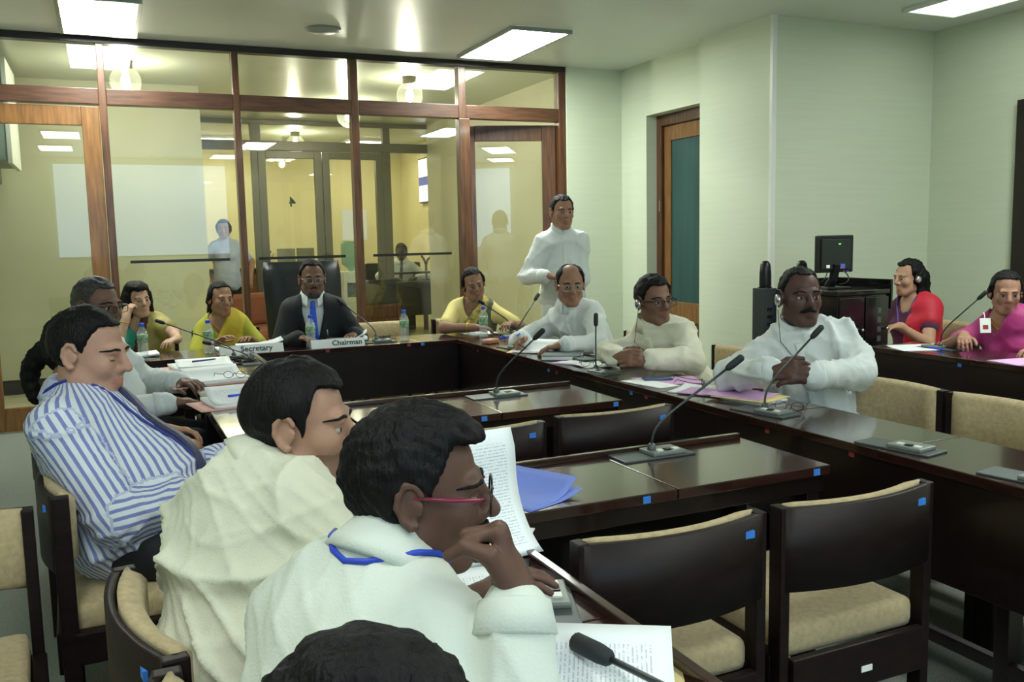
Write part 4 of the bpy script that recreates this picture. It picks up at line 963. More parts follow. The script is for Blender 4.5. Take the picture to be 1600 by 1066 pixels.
    E((0,-.012,.030), (.075,.094,.088)); E((0,.018,-.038), (.062*jw,.072,.076), .03)
    C((-.017*jw,.064,-.098), (.017*jw,.064,-.098), .019, .019, .025)
    for s in (1,-1):
        C((s*.050*jw,.0,-.062), (s*.018,.058,-.097), .024, .018, .025)
        E((s*.038,.060,-.024), (.023,.024,.025), .022)
        E((s*.031,.104,.000), (.019,.020,.0125), .010, 's')
    C((-.036,.080,.020), (.036,.080,.020), .0125, .0125, .014)
    C((0,.086,.014), (0,.112,-.027), .0080, .0118, .010); C((0,.090,.004),(0,.108,-.022),.0085,.0105,.01)
    for s in (1,-1): C((s*.012,.094,-.033), (s*.013,.098,-.030), .0095, .0085, .006)
    C((0,.078,-.052),(0,.080,-.066),.016,.016,.02)
    mz = -.062
    if mouth > 0: E((0,.104,mz-.006), (.016,.02,.004+mouth), .005, 's')
    for s in (1,-1):
        C((0,.0935,mz+.001), (s*.022,.082,mz-.003), .0062, .003, .006); C((0,.0925,mz-.0125-mouth), (s*.019,.083,mz-.009-mouth*.5), .0072, .0035, .006)
        if ears:
            E((s*.0775,-.010,-.004), (.007,.017,.028), .005); ch = [(.008,.014),(-.002,.028),(-.016,.029),(-.026,.014),(-.027,-.004),(-.018,-.022),(-.006,-.034),(.002,-.030)]
            for p0, p1 in zip(ch[:-1], ch[1:]): C((s*(.083+.12*max(0,-p0[0])),)+p0, (s*(.083+.12*max(0,-p1[0])),)+p1, .0052, .0052, .004)
            C((s*.080,.006,-.002), (s*.080,.005,-.012), .006, .005, .006)
    for s in (1,-1):
        E_, W_, am = A[s]
        if am.get('hand', True):
            d = unit(am.get('d', W_-E_)); hand_prims(vol, W_, d, V(am.get('n', (0,0,-1))), s, am.get('curl', (18,28,18)), sc*(.9 if female else 1.0), am.get('spread', 0), fist=am.get('fist', False))
    v, q = vol.mesh(); v = laplace(v, q, 1, .35)
    fc = v[q].mean(1); lc = (fc-H)@Mh/hs
    lipm = (np.abs(lc[:,0]) < .024) & (lc[:,1] > .081) & (lc[:,2] < mz+.0065-np.abs(lc[:,0])*.12) & (lc[:,2] > mz-.0195-mouth+np.abs(lc[:,0])*.35)
    mi = np.where(lipm, 1, 0)
    mats = [skin(sk), skin(tuple(int(c*m) for c, m in zip(sk, (.97,.86,.86)))), skin(tuple(int(c*.80) for c in sk))]
    if beard == 'stubble':
        st = (lc[:,2] < -.048) & (lc[:,1] > .02) & (lc[:,2] > -.125) & ~lipm & ((lc[:,1] > .045) | (lc[:,2] < -.075)); mi = np.where(st, 2, mi)
    body = np_mesh('body', v-rt, q, mats, T, mi)
    bvh = BVHTree.FromPolygons([tuple(x) for x in v], [tuple(x) for x in q]) if len(v) < 400000 else None
    def front(x, z, x_=None):
        o = L(x, .25, z); h = bvh.ray_cast(Vector(o), Vector(-Mh[:,1])); 
        if h[0] is None: return .08
        return float(((V(*h[0])-H)@Mh)[1]/hs)
    Lr = lambda p: Vector(L(*p)-rt)
    # ---------------- eyes, brows
    for s in (1,-1):
        cx, cz = s*.031, -.001; cy = front(cx, cz)-(.0062 if eyes == 'open' else .0090); er = .0126
        def patch(e0, e1, l0, l1, rad, ne=6, nl=10):
            vs = []; fs = []
            for i in range(ne+1):
                e = R(e0+(e1-e0)*i/ne)
                for j in range(nl+1):
                    l = R(l0+(l1-l0)*j/nl); vs.append(Lr((cx+rad*math.cos(e)*math.sin(l), cy+rad*math.cos(e)*math.cos(l), cz+rad*math.sin(e))))
            for i in range(ne):
                for j in range(nl): a = i*(nl+1)+j; fs.append((a, a+nl+1, a+nl+2, a+1))
            return MB().add(vs, fs)
        if eyes == 'open':
            e = patch(-70, 70, -90, 90, er, 26, 32); k = []
            gz = getattr(person, 'gaze', 0)
            for fc_ in e.f:
                c = sum((Vector(e.v[i]) for i in fc_), Vector())/4; lo_ = (V(*c)+rt-H)@Mh/hs; k.append(1 if (lo_[0]-cx)**2+(lo_[2]-cz)**2 < .0062**2 else 0)
            e.m = k; e.build('eye', [M_EYEW, M_IRIS], T, True)
            patch(17, 85, -95, 95, er*1.12).build('eyelid', mats[2], T, True); patch(-85, -24, -95, 95, er*1.06).build('eyelid', mats[0], T, True)
        else:
            patch(-24, 85, -95, 95, er*1.10).build('eyelid', mats[0], T, True); patch(-85, -24, -95, 95, er*1.05).build('eyelid', mats[0], T, True)
            MB().tube([Lr((cx+er*1.08*math.sin(R(l))*.9, cy+er*1.1*math.cos(R(l)), cz-er*.42)) for l in range(-70, 71, 20)], .0011*hs, 6).build('eyelash', M_BLKHAIR, T, True)
        pts = [(s*.014,.0205),(s*.024,.0235),(s*.036,.0250),(s*.047,.0215),(s*.054,.0165)]
        MB().tube([Lr((x, front(x, z)+.0006, z)) for x, z in pts], [x_*hs*(.62 if female else 1) for x_ in (.0024,.0038,.0036,.003,.0012)], 8).build('eyebrow', M_BLKHAIR, T, True)
    # ---------------- hair
    if hair:
        hm = M_GREYHAIR if hair.get('grey') else M_BLKHAIR; t = hair.get('t', .012); st = hair.get('style', 'short')
        hh = .0065 if fine > .0045 else .0048
        hv = Vol((-.16,-.25,-.24), (.16,.14,.18), hh*1.25)
        hv.ell((0,-.013,.031), (.0765,.0955,.089), None, 0, off=t)
        if hair.get('top'): hv.ell((0,.02,.085), (.062,.068,.03+hair['top']), None, .03)
        fz, fy, zb = hair.get('fz', .073), hair.get('fy', .030), hair.get('zb', -.075); rec = hair.get('rec', .2)
        def keep(X, Y, Z):
            face = np.maximum(fy+.35*np.clip(Z-.02, 0, 1)-Y, Z-(fz+rec*np.clip(np.abs(X)-.02, 0, 1)*(-1 if hair.get('round') else 1)))
            bot = (zb+(Y+.09)*.42)-Z
            return np.maximum(-face, bot)
        hv.cut(keep)
        if st == 'short' and ears:
            for s in (1,-1): hv.ell((s*.088,-.002,-.020), (.035,.027,.046), None, .008, 's')
        if hair.get('bald'):   # thin crown: leave a horseshoe
            hv.ell((0,.05,.105), (.05,.10,.05), None, .02, 's')
        if st == 'bob':
            for s in (1,-1): hv.cap((s*.066,.012,.03), (s*.078,.0,-.10), .030, .028, .03); hv.cap((s*.05,-.05,0), (s*.06,-.05,-.11), .04, .034, .03)
            hv.ell((0,-.05,-.03), (.085,.06,.10), None, .03); hv.ell((0,.012,.095), (.07,.07,.03), None, .03)
        if st in ('bun', 'pony', 'long'):
            for s in (1,-1): hv.cap((s*.066,.004,.035), (s*.066,-.045,-.03), .022, .026, .03)
            hv.ell((0,-.06,-.02), (.066,.05,.075), None, .03)
            if st == 'bun': hv.ell((0,-.125,-.03), (.042,.038,.042), None, .015)
            if st == 'pony':
                for i in range(6): a = i/5; hv.cap((.01*math.sin(5*a),-.105-.055*math.sin(a*2.2),-.01-.17*a), (0,-.115-.055*math.sin((a+.2)*2.2),-.04-.17*a), .034-.008*a, .032-.008*a, .02)
            if st == 'long':
                for x in (-.05,0,.05): hv.cap((x,-.07,0), (x*1.05,-.095,-.2), .045, .035, .03)
                hv.cap((.06,-.02,0), (.075,-.04,-.19), .03, .022, .03); hv.cap((-.06,-.02,0), (-.07,-.05,-.19), .03, .022, .03)
        if hair.get('face'):
            hv.ell((0,.10,-.03), (.052,.07,.085), None, .012, 's')
        v, q = hv.mesh(); n = vnormals(v, q); v = laplace(v, q, 1, .4); n = vnormals(v, q)
        rg = np.random.RandomState(seed); a = hair.get('rough', .003); dsp = np.zeros(len(v))
        for i in range(7): k = rg.normal(size=3)*V(1.2,.8,.8); dsp += np.sin(v@k*(55+20*i)+rg.rand()*6+1.5*np.sin(v@rg.normal(size=3)*40))
        v = v+n*(a*dsp/3)[:,None]
        q = biggest(v, q); np_mesh('hair', H+(v*hs)@Mh.T-rt, q, hm, T)
    if beard in ('moustache', 'full', 'thick'):
        w = .035 if beard == 'thick' else .026; n = 11; th = .0105 if beard == 'thick' else .0042
        xs = [(-w+2*w*i/(n-1)) for i in range(n)]
        MB().tube([Lr((x, front(x, mz+.0135-abs(x)*.18)+.000, mz+.0135-abs(x)*(.32 if beard == 'thick' else .18))) for x in xs], [(.0025+th*max(0.0, 1-(abs(x)/w)**2)**.5*.8)*hs for x in xs], 8, flat=.8).build('moustache', M_BLKHAIR, T, True)
    if beard == 'full':
        bv = Vol((-.10,-.03,-.15), (.10,.13,0), .006); bv.ell((0,.018,-.040), (.062,.072,.076), None, 0, off=.006); bv.cap((-.017,.064,-.1),(.017,.064,-.1),.024,.024,.02)
        bv.cut(lambda X, Y, Z: np.maximum(Z+.075-.35*np.clip(np.abs(X)-.03, 0, 1)+0*Y, .012-Y+0*X)); v, q = bv.mesh(); np_mesh('beard', H+(v*hs)@Mh.T-rt, q, M_GREYHAIR if hair and hair.get('greybeard') else M_BLKHAIR, T)
    if glasses:
        gm, gm2, w_, h_, yo = glasses; yy = front(.0, .004)+.004
        G_ = MB().tube([Lr((-.034+w_, yy-.001, .002)), Lr((0, yy+.002, .006)), Lr((.034-w_, yy-.001, .002))], .0014*hs, 6).build('glasses', gm, T, True)
        for s in (1,-1):
            ring = [Lr((s*.034+w_*math.copysign(abs(math.cos(a))**.55, math.cos(a)), yy-.10*abs(s*.034+w_*math.cos(a))**1.6*2.2, -.004+h_*math.copysign(abs(math.sin(a))**.7, math.sin(a)))) for a in [2*math.pi*i/20 for i in range(20)]]
            MB().tube(ring, .0016*hs*(.7 if gm is M_SILVER else 1), 6, closed=True).build('rim', gm, G_, True)
            c = sum(ring, Vector())/20; m_ = MB(); m_.add([c]+ring, [(0, i+1, (i+1)%20+1) for i in range(20)]); m_.build('lens', M_LENS, G_)
            MB().tube([Lr((s*(.034+w_), yy-.012, .006)), Lr((s*.074, yy-.02, .008)), Lr((s*.0795, .045, .008)), Lr((s*.081, -.002, .010)), Lr((s*.080,-.02,-.008))], [x_*hs*(.5 if gm2 is M_SILVER else 1) for x_ in (.003,.0038,.0036,.003,.002)], 6).build('temple', gm2, G_, True)
    # ---------------- clothes
    tc = lambda X, Y, Z: (((X-N[0])*r[0]+(Y-N[1])*r[1]+(Z-N[2])*r[2]), ((X-N[0])*u[0]+(Y-N[1])*u[1]+(Z-N[2])*u[2]), ((X-N[0])*f[0]+(Y-N[1])*f[1]+(Z-N[2])*f[2]))
    def box_for(pts, pad): return np.min(pts, 0)-pad, np.max(pts, 0)+pad
    o = outfit; kind = o['kind']
    if 'amp' in o: o['amp'] = o['amp']*2.6
    ctorso = [hip-u*.08, N+u*.05, S[1], S[-1]]; carm = [x for s in (1,-1) for x in A[s][:2]]
    def layer(name, mt, off, armup, amp, cutfn=None, h=cl, extra=None, aoff=None, ridge=2.5, dirs=None, stripes=False, pad=.24*max(1, g*.8), armsel=(1,-1), lowcut=True):
        l_, h_ = box_for(ctorso+(carm if armup > .6 else []), pad if armup <= .6 else max(.12, pad*.75)); vl = Vol(l_, h_, h)
        torso(vl, off)
        for s in armsel:
            if armup > 0: arm(vl, s, (aoff if aoff is not None else off), .052, .046, .034, armup, .045)
        if extra: extra(vl)
        if lowcut: vl.cut(lambda X, Y, Z: -(tc(X, Y, Z)[1]+tl+.07))
        if cutfn: vl.cut(lambda X, Y, Z: cutfn(*tc(X, Y, Z)))
        v, q = vl.mesh(); q = biggest(v, q, .12); v = laplace(v, q, 1, .4); n = vnormals(v, q)
        if amp: v = folds(v, n, amp, seed, dirs=dirs, ridge=ridge)
        at = None
        if stripes:
            rel = v-N; a, b, c = rel@r, rel@u, rel@f; tt = np.arctan2(a, c)*.15*g
            dmin = np.linalg.norm(v-(N-u*.25), axis=1)*0+9; best = tt.copy()
            dt = np.abs(np.sqrt((a/(.158*g))**2+(c/(.118*g))**2)-1)*.13
            for s in (1,-1):
                for P0, P1 in ((S[s], A[s][0]), (A[s][0], A[s][1])):
                    ax = unit(P1-P0); t_ = np.clip((v-P0)@ax, 0, np.linalg.norm(P1-P0)); w0 = v-P0-np.outer(t_, ax); dd = np.linalg.norm(w0, axis=1)-.062
                    e1 = unit(np.cross(ax, f)); e2 = np.cross(ax, e1); ang = np.arctan2(w0@e2, w0@e1)*.062
                    m_ = (np.abs(dd) < .02) & (s*a > sw*.62) & ((v-P0)@ax > -.03); best = np.where(m_, ang, best)
            at = best
        SURF[name] = (v, q); return np_mesh(name, v-rt, q, mt, T, attr=at)
    SURF = {}
    def cuffs(mt):
        for s in (1,-1):
            E_, W_, am = A[s]; gg = .5+.5*g; a0, a1 = E_+(W_-E_)*.76, E_+(W_-E_)*.965; rr_ = .0345*sc*gg+.019
            MB().tube([Vector(x-rt) for x in (a0-(W_-E_)*.02, a0, a1, a1+(W_-E_)*.012)], [rr_*.93, rr_+.003, rr_*.90, rr_*.80], 18).build('cuff', mt, T, True)
    def ribbon(name, mt, surf, b_end=-.34, rad=.0048, w0=.078, w1=.018):
        v, q = SURF[surf]; bv_ = BVHTree.FromPolygons([tuple(x) for x in v], [tuple(x) for x in q]); pts = []
        def hit(o, d, up_):
            h = bv_.ray_cast(Vector(o), Vector(d)); return None if h[0] is None else h[0]+Vector(up_)*rad*.6
        for i in range(12): t = 1-i/11; pts.append(hit(N+r*(w1+(w0-w1)*(1-t))+u*(b_end+(-.02-b_end)*(1-t))+f*.5, -f, f))
        for i in range(13): ph = R(50+260*i/12); pts.append(hit(N+(r*math.sin(ph)*.096+f*math.cos(ph)*.098)+u*.3, -u, u*4))
        for i in range(12): t = i/11; pts.append(hit(N-r*(w0+(w1-w0)*t)+u*(-.02+(b_end+.02)*t)+f*.5, -f, f))
        pts = [p for p in pts if p is not None]; sm = [pts[0]]+[(pts[i-1]+pts[i]*2+pts[i+1])/4 for i in range(1, len(pts)-1)]+[pts[-1]]
        MB().tube([p-Vector(rt) for p in sm], rad, 8).build(name, mt, T, True)
    def collar(mt, style, gap=.35, rad=1.0, flare=1.0):
        ax = unit(L(0,-.02,-.06)-N); cn = N+ax*.034; fr = unit(f-ax*(f@ax)); rr = np.cross(fr, ax); n = 30; vs = []; fs = []
        prof = [(1.10,.026),(1.04,.028),(1.02,-.04),(1.16,-.04)] if style == 'stand' else [(1.10,.030),(1.05,.033),(1.02,-.03),(1.2,-.03),(1.2+.26*flare,-.026),(1.14+.24*flare,-.008)]
        ra, rb = nr*1.16*rad, nr*1.22*rad; K = len(prof)
        for i in range(n+1):
            th = gap+(2*math.pi-2*gap)*i/n; fw = max(0, math.cos(th))
            for pr, pz in prof:
                dz = -.020*fw; pp = cn+(rr*math.sin(th)*ra+fr*math.cos(th)*rb)*pr+ax*(pz*sc+dz)
                if style != 'stand' and pr > 1.2 and pz > -.03 and fw > .7: pp = pp-u*.030*flare+fr*.012
                vs.append(Vector(pp-rt))
        for i in range(n):
            for j in range(K): a = i*K+j; b = i*K+(j+1)%K; fs.append((a, b, b+K, a+K))
        fs += [tuple(range(K)), tuple(n*K+j for j in reversed(range(K)))]
        MB().add(vs, fs).build('collar', mt, T, True)
    def strip(name, mt, off, fn, h=None, pad=.2):
        return layer(name, mt, off, 0, 0, fn, h=h or min(cl*.6, .006), pad=pad)
    seg2 = lambda a, b, p0, p1: np.hypot(a-p0[0]-np.clip(((a-p0[0])*(p1[0]-p0[0])+(b-p0[1])*(p1[1]-p0[1]))/((p1[0]-p0[0])**2+(p1[1]-p0[1])**2), 0, 1)*(p1[0]-p0[0]), b-p0[1]-np.clip(((a-p0[0])*(p1[0]-p0[0])+(b-p0[1])*(p1[1]-p0[1]))/((p1[0]-p0[0])**2+(p1[1]-p0[1])**2), 0, 1)*(p1[1]-p0[1]))
    sleeve = o.get('sleeve', 1.93)
    def knot(mt):
        ax = unit(L(0,-.02,-.06)-N); fr = unit(f-ax*(f@ax)); c = N+fr*nr*1.34
        MB().tube([Vector(c+ax*.012-rt), Vector(c+ax*.006-rt), Vector(c-ax*.03+fr*.004-rt), Vector(c-ax*.036+fr*.004-rt)], [.008,.019,.013,.006], 8, flat=.8).build('tie_knot', mt, T, True)
    if kind == 'shirt':
        layer('shirt', o['mat'], .016, sleeve, o.get('amp', .006), aoff=o.get('aoff', .017), stripes=o.get('stripes', False), dirs=o.get('dirs'))
        if sleeve > 1.8: cuffs(o.get('cmat', o['mat']))
        if o.get('collar'): collar(o.get('cmat', o['mat']), o['collar'], o.get('gap', .3))
        if o.get('tie'):
            kn_ = knot(o['tie']); strip('tie', o['tie'], .028, lambda a, b, c: np.maximum(np.maximum(np.abs(a)-.016-np.clip(-b, 0, .5)*.045, .0-c), np.maximum(b+.01, -b-.46)))
        if o.get('lanyard'): ribbon('lanyard', o['lanyard'], 'shirt')
        if o.get('placket'):
            pk_ = strip('placket', o['mat'], .023, lambda a, b, c: np.maximum(np.maximum(np.abs(a)-.016, .02-c), np.maximum(b+.02, -b-tl)))
            bm_ = MB(); 
            for bz in (.07,.15,.23):
                # buttons sit on the placket
                p0 = Vector(N-u*bz+f*.35); h_ = bvh.ray_cast(p0, Vector(-f))
                if h_[0] is not None:
                    c = h_[0]+Vector(f)*.036; Mt = Matrix.Translation(c-Vector(rt)) @ Vector((0,0,1)).rotation_difference(Vector(f)).to_matrix().to_4x4()
                    MB().lathe([(.006,0),(.006,.002),(.004,.003)], 10, M=Mt).build('button', M_WHITEP, pk_, True)
        if o.get('pocket'): strip('pocket', o['mat'], .022, lambda a, b, c: np.maximum(np.maximum(np.abs(a+.08)-.05, .02-c), np.abs(b+.2)-.06))
    if kind == 'suit':
        layer('shirt', o['shirt'], .010, 0, 0, lambda a, b, c: np.maximum(.0-c+0*a, np.abs(a)-.12))
        collar(o['shirt'], 'fold', .42, flare=.5); knot(o['tie'])
        strip('tie', o['tie'], .020, lambda a, b, c: np.maximum(np.maximum(np.abs(a)-.020-np.clip(-b-.03, 0, .5)*.055, .0-c), np.maximum(b+.0, -b-.5)))
        vcut = lambda a, b, c: np.minimum(np.abs(a)-np.clip((b+.40)*.22, 0, .085), c)*-1
        layer('jacket', o['mat'], .024, 1.93, .006, lambda a, b, c: np.where(c > -.02, -np.abs(a)+np.clip((b+.38)*.22, -.01, .072), -.05))
        for s in (1,-1): strip('lapel', o['mat'], .030, lambda a, b, c, s=s: np.maximum(np.maximum(-(s*a-np.clip((b+.38)*.22, -.01, .072)), s*a-np.clip((b+.38)*.22, -.01, .072)-.05*np.clip(-(b-.0)*8, .45, 1)*np.clip((b+.42)*6, 0, 1)), np.maximum(.0-c, -b-.40)))
        p0 = Vector(N-u*.20*1.0-r*.09+f*.4); h_ = bvh.ray_cast(p0, Vector(-f))
        if h_[0] is not None: c = h_[0]+Vector(f)*.045-Vector(rt); MB().tube([c-Vector(u)*.03, c+Vector(u)*.03], .005, 8).build('pen_in_pocket', M_SILVER, T, True)
    if kind == 'saree':
        nk = o.get('neck', .075)
        layer('blouse', o['blouse'], .010, o.get('sleeve', .55), .0015, lambda a, b, c: -(np.sqrt((a/nk)**2+((c-.02)/.12)**2+((b+.0)/o.get('drop', .13))**2)-1)*.06, aoff=.010)
        pa, pb = o.get('edge', ((-.055,.03), (.17,-.26))); sg = o.get('side', 1)
        ex = unit(V(pb[0]-pa[0], pb[1]-pa[1])); nx_, ny_ = -ex[1], ex[0]
        def ct(a, b, c): return ((sg*a-pa[0])*nx_+(b-pa[1])*ny_)+np.where(c < 0, .0, 0)
        arms_ = (-sg,) if o.get('overarm') else ()
        layer('saree', o['mat'], .024, o.get('overarm', 0), .007, ct, armsel=arms_, aoff=.024, lowcut=True, dirs=[(ex[0]*r+ex[1]*u)@np.eye(3)*0+np.cross(ex[0]*r+ex[1]*u, f)], stripes=False)
        if o.get('border'):
            layer('saree_border', o['border'], .0265, o.get('overarm', 0), .007, lambda a, b, c: np.maximum(ct(a, b, c), -ct(a, b, c)-o.get('bw', .035)), armsel=arms_, aoff=.0265, dirs=[np.cross(ex[0]*r+ex[1]*u, f)], h=min(cl, .01))
        if o.get('lanyard'): ribbon('lanyard', o['lanyard'], 'blouse', -.24, .005, .07, .01)
        if o.get('chain'): strip('necklace', M_GOLD, .004, lambda a, b, c: np.maximum(np.minimum(seg2(a, b, (.055,.0), (.0,-.075)), seg2(a, b, (-.055,.0), (-.0,-.075)))-.004, -.0-c), h=.006)
    # legs
    lm = o.get('legs', MATS.get('dark_trousers')); lo_, hi_ = box_for([hip]+[x for s in (1,-1) for x in lg[s]], .15); lo_[2] = .06
    vl = Vol(lo_, hi_, .02)
    for s in (1,-1): vl.cap(hipj[s]+(lg[s][0]-hipj[s])*.12, lg[s][0], .078*sc*g, .062*sc, .04); vl.cap(lg[s][0], lg[s][1], .064*sc, .052*sc, .03)
    if kind == 'saree' or o.get('sarong'):
        vl.cap(hip, (lg[1][0]+lg[-1][0])/2, .13, .10, .06); vl.cap((lg[1][0]+lg[-1][0])/2, (lg[1][1]+lg[-1][1])/2, .11, .10, .06)
    vl.ell(hip+u*.0, (.155*sc*g,.118*sc*g,.10*sc), tax, .04); vl.cut(lambda X, Y, Z: .07-Z+0*X+0*Y)
    v, q = vl.mesh(); v = laplace(v, q, 1, .4); np_mesh('saree_skirt' if kind == 'saree' else ('sarong' if o.get('sarong') else 'trousers'), v-rt, q, lm, T)
    fl = unit(V(f[0], f[1], 0))
    for s in (1,-1):
        a = lg[s][1]; vl = Vol(np.minimum(a, a+fl*.2)-.09, np.maximum(a, a+fl*.2)+V(.09,.09,.06), .013)
        b0_ = V(a[0], a[1], .042); vl.cap(b0_-fl*.03, b0_+fl*.15, .042, .034, .02); vl.cap(b0_, V(a[0], a[1], .09), .042, .042, .03); vl.cut(lambda X, Y, Z: .002-Z+0*X+0*Y)
        v, q = vl.mesh(); np_mesh('shoe', v-rt, q, MATS['shoe_leather'], T)
    T['_'] = 0; del T['_']
    return dict(T=T, N=N, r=r, u=u, f=f, L=L, rt=rt, A=A, Mh=Mh, H=H, hs=hs, S=S, Lr=Lr)
mat('dark_trousers', lin(30,31,36), .8, var=.1, vscale=10); mat('shoe_leather', lin(24,20,18), .35)
def bangle(P, s, m, name='bracelet', t=.86, rad=.034, r=.003):
    E_, W_, am = P['A'][s]; c = E_+(W_-E_)*t; ax = unit(W_-E_); e1 = unit(np.cross(ax, V(.3,.2,.9))); e2 = np.cross(ax, e1)
    MB().tube([Vector(c+(e1*math.cos(a)+e2*math.sin(a))*rad-P['rt']) for a in [i*math.pi/8 for i in range(16)]], r, 6, closed=True).build(name, m, P['T'], True)
def headset(P, s, wire=None):
    L = P['Lr']; MB().tube([L((s*.086,.0,-.01)), L((s*.100,.0,-.01)), L((s*.104,.0,-.01))], [.022*P['hs'],.024*P['hs'],.014*P['hs']], 12).build('earpiece', M_SILVER, P['T'], True)
    MB().tube([L((s*.088,-.004,.012)), L((s*.095,-.012,.03)), L((s*.092,-.025,.01)), L((s*.088,-.02,-.03)), L((s*.09,.0,-.04))], .0035, 6).build('ear_hook', M_BLACK, P['T'], True)
    if wire: MB().tube([Vector(V(*p)-P['rt']) for p in wire], .0016, 6).build('earphone_wire', M_BLACK, P['T'], True)
# ================================================================== THE PEOPLE
W_WHITE = cloth('white_cotton', (214,220,217)); W_CREAMW = cloth('ivory_cotton', (214,212,190)); W_CREAM = cloth('cream_cotton', (212,213,192)); W_GREYW = cloth('white_shirt_cotton', (210,216,214))
W_PALE = cloth('pale_shirt_cotton', (206,212,200)); W_SUIT = mat('suit_wool', lin(26,30,34), .75, var=.1, vscale=30, bump=.15, bscale=300)
W_BLUETIE = mat('blue_silk', lin(50,100,225), .4, var=.1, vscale=20)
M_STRIPE = attr_stripe_mat('striped_cotton', lin(212,220,226), lin(122,128,186), 50, .42)
M_DTIE = mat('navy_tie', lin(44,48,86), .5, var=.3, vscale=60); M_LANB = mat('blue_lanyard', lin(40,70,185), .5); M_LANN = mat('navy_lanyard', lin(36,50,130), .5)
SHORT = dict(style='short')
far, mid = dict(fine=.0065, cl=.012), dict(fine=.0055, cl=.0105)
def arm_(w, pole, **k): return dict(w=w, pole=pole, **k)
def clasp(C, yaw, eR, eL, gap=.078):
    f = V(math.sin(R(yaw)), math.cos(R(yaw)), 0); r = V(math.cos(R(yaw)), -math.sin(R(yaw)), 0); C = V(*C); z = V(0,0,1)
    a = dict(w=C+r*gap-f*.01+z*.006, e=eR, d=-r*.92+f*.30+z*.12, n=-f*.85-z*.5-r*.1, curl=(22,50,38)); b = dict(w=C-r*gap-f*.01-z*.006, e=eL, d=r*.92+f*.34+z*.08, n=-f*.85-z*.5+r*.1, curl=(22,50,38))
    return (a, b)
# standing man in white
P = person('standing man in white long-sleeved national dress speaking with hands at his waist', (3.22,6.18,0), (3.24,6.22,.92), (3.191,6.10,1.588), 196, 190, -3, 0, 1.06, 1.0, 1.0, 1.0,
    arms=(arm_((2.985,5.97,1.115),(-.3,.9,-.3),d=(.9,-.4,-.15),n=(0,.2,-1),curl=(45,50,30)), arm_((3.20,5.93,1.11),(.7,.8,-.4),d=(-.9,-.35,-.1),n=(0,.2,-1),curl=(50,55,30))),
    sk=(150,110,88), outfit=dict(kind='shirt', mat=W_WHITE, collar='stand', gap=.12, placket=1, legs=W_WHITE, sarong=1, amp=.010), hair=dict(style='short', t=.007, fz=.082, rec=.35, fy=.022), stand=True, seed=3, mouth=.004, **far)
# man writing
P = person('man in white with thin-rimmed glasses writing at the far end of the right desk', (2.98,4.98,0), (2.93,5.02,.52), (2.650,4.97,1.10), 240, 200, -6, 0, 1.06, 1.0, 1.0, 1.1,
    arms=(arm_((2.36,5.05,.765),(-.2,.8,-.3),d=(-.5,-.3,-.1),n=(.3,-.6,-.6),curl=(45,45,25)), arm_((2.43,4.66,.765),(.5,-.6,-.5),d=(-.7,.35,-.1),n=(0,.0,-1),curl=(20,25,15))),
    sk=(140,102,80), outfit=dict(kind='shirt', mat=W_WHITE, collar='stand', gap=.12, placket=1, legs=W_WHITE, amp=.010), hair=dict(style='short', t=.009, fz=.083, rec=.4, fy=.020, bald=1), glasses=(M_SILVER, M_SILVER, .024, .016, .008), seed=4, **far)
pen(2.31, 5.02, .80, R(60), 'blue pen held by the man in white who is writing'); bpy.data.objects['pen'].name
# man with earphones and dark glasses
P = person('man in ivory dress with dark-rimmed glasses and earphones, hands clasped on the desk', (2.92,3.98,0), (2.88,4.02,.52), (2.655,4.03,1.055), 232, 182, -2, 4, 1.07, 1.0, 1.0, 1.1,
    arms=clasp((2.36,3.80,.785), 225, (2.43,4.14,.78), (2.70,3.74,.76)),
    sk=(118,84,68), outfit=dict(kind='shirt', mat=W_CREAMW, collar='stand', gap=.1, placket=1, legs=W_CREAMW, amp=.010), hair=dict(style='short', t=.014, fz=.080, fy=.024), glasses=(M_BLACK, M_BLACK, .027, .019, .008), seed=5, **mid)
headset(P, 1, [P['L'](.095,.0,-.04), P['N']+P['r']*.08+P['f']*.09-P['u']*.02, P['N']+P['f']*.145-P['u']*.12, P['N']+P['f']*.165-P['u']*.2, P['N']+P['f']*.175-P['u']*.28]); bangle(P, -1, M_SILVER, 'watch', .93, .036, .006)
# broad man
P = person('broad man with a thick moustache in white, earphones on, one elbow over a chair back', (2.98,3.12,0), (2.97,3.12,.52), (2.79,3.075,1.115), 220, 200, 2, 0, 1.08, 1.08, 1.12, 1.15,
    arms=clasp((2.50,2.80,.83), 222, (2.44,3.12,.79), (2.90,2.83,.80)),
    sk=(84,58,50), outfit=dict(kind='shirt', mat=W_WHITE, collar='stand', gap=.12, placket=1, legs=W_WHITE, amp=.012), hair=dict(style='short', t=.006, fz=.088, rec=.5, fy=.012), beard='thick', seed=6, shw=.165, **mid)
headset(P, 1, [P['L'](.095,.0,-.05), P['N']+P['r']*.07+P['f']*.10-P['u']*.0, P['N']+P['f']*.165-P['u']*.13, P['N']+P['f']*.185-P['u']*.25, P['N']+P['f']*.19-P['u']*.34])
# chairman
P = person('bearded chairman in a dark suit with a bright blue tie and glasses', (1.36,6.50,0), (1.36,6.50,.54), (1.295,6.21,1.148), 193, 186, -3, 0, 1.06, 1.02, 1.05, 1.1,
    arms=(arm_((1.16,6.08,.755),(-.5,1,-.6),d=(.5,-.8,0),n=(0,0,-1)), arm_((1.54,6.08,.755),(.6,1,-.6),d=(-.5,-.8,0),n=(0,0,-1))),
    sk=(112,80,64), outfit=dict(kind='suit', mat=W_SUIT, shirt=W_GREYW, tie=W_BLUETIE), hair=dict(style='short', t=.008, fz=.088, rec=.35, fy=.016, greybeard=1), beard='full', glasses=(M_SILVER, M_SILVER, .025, .016, .008), seed=7, **far)
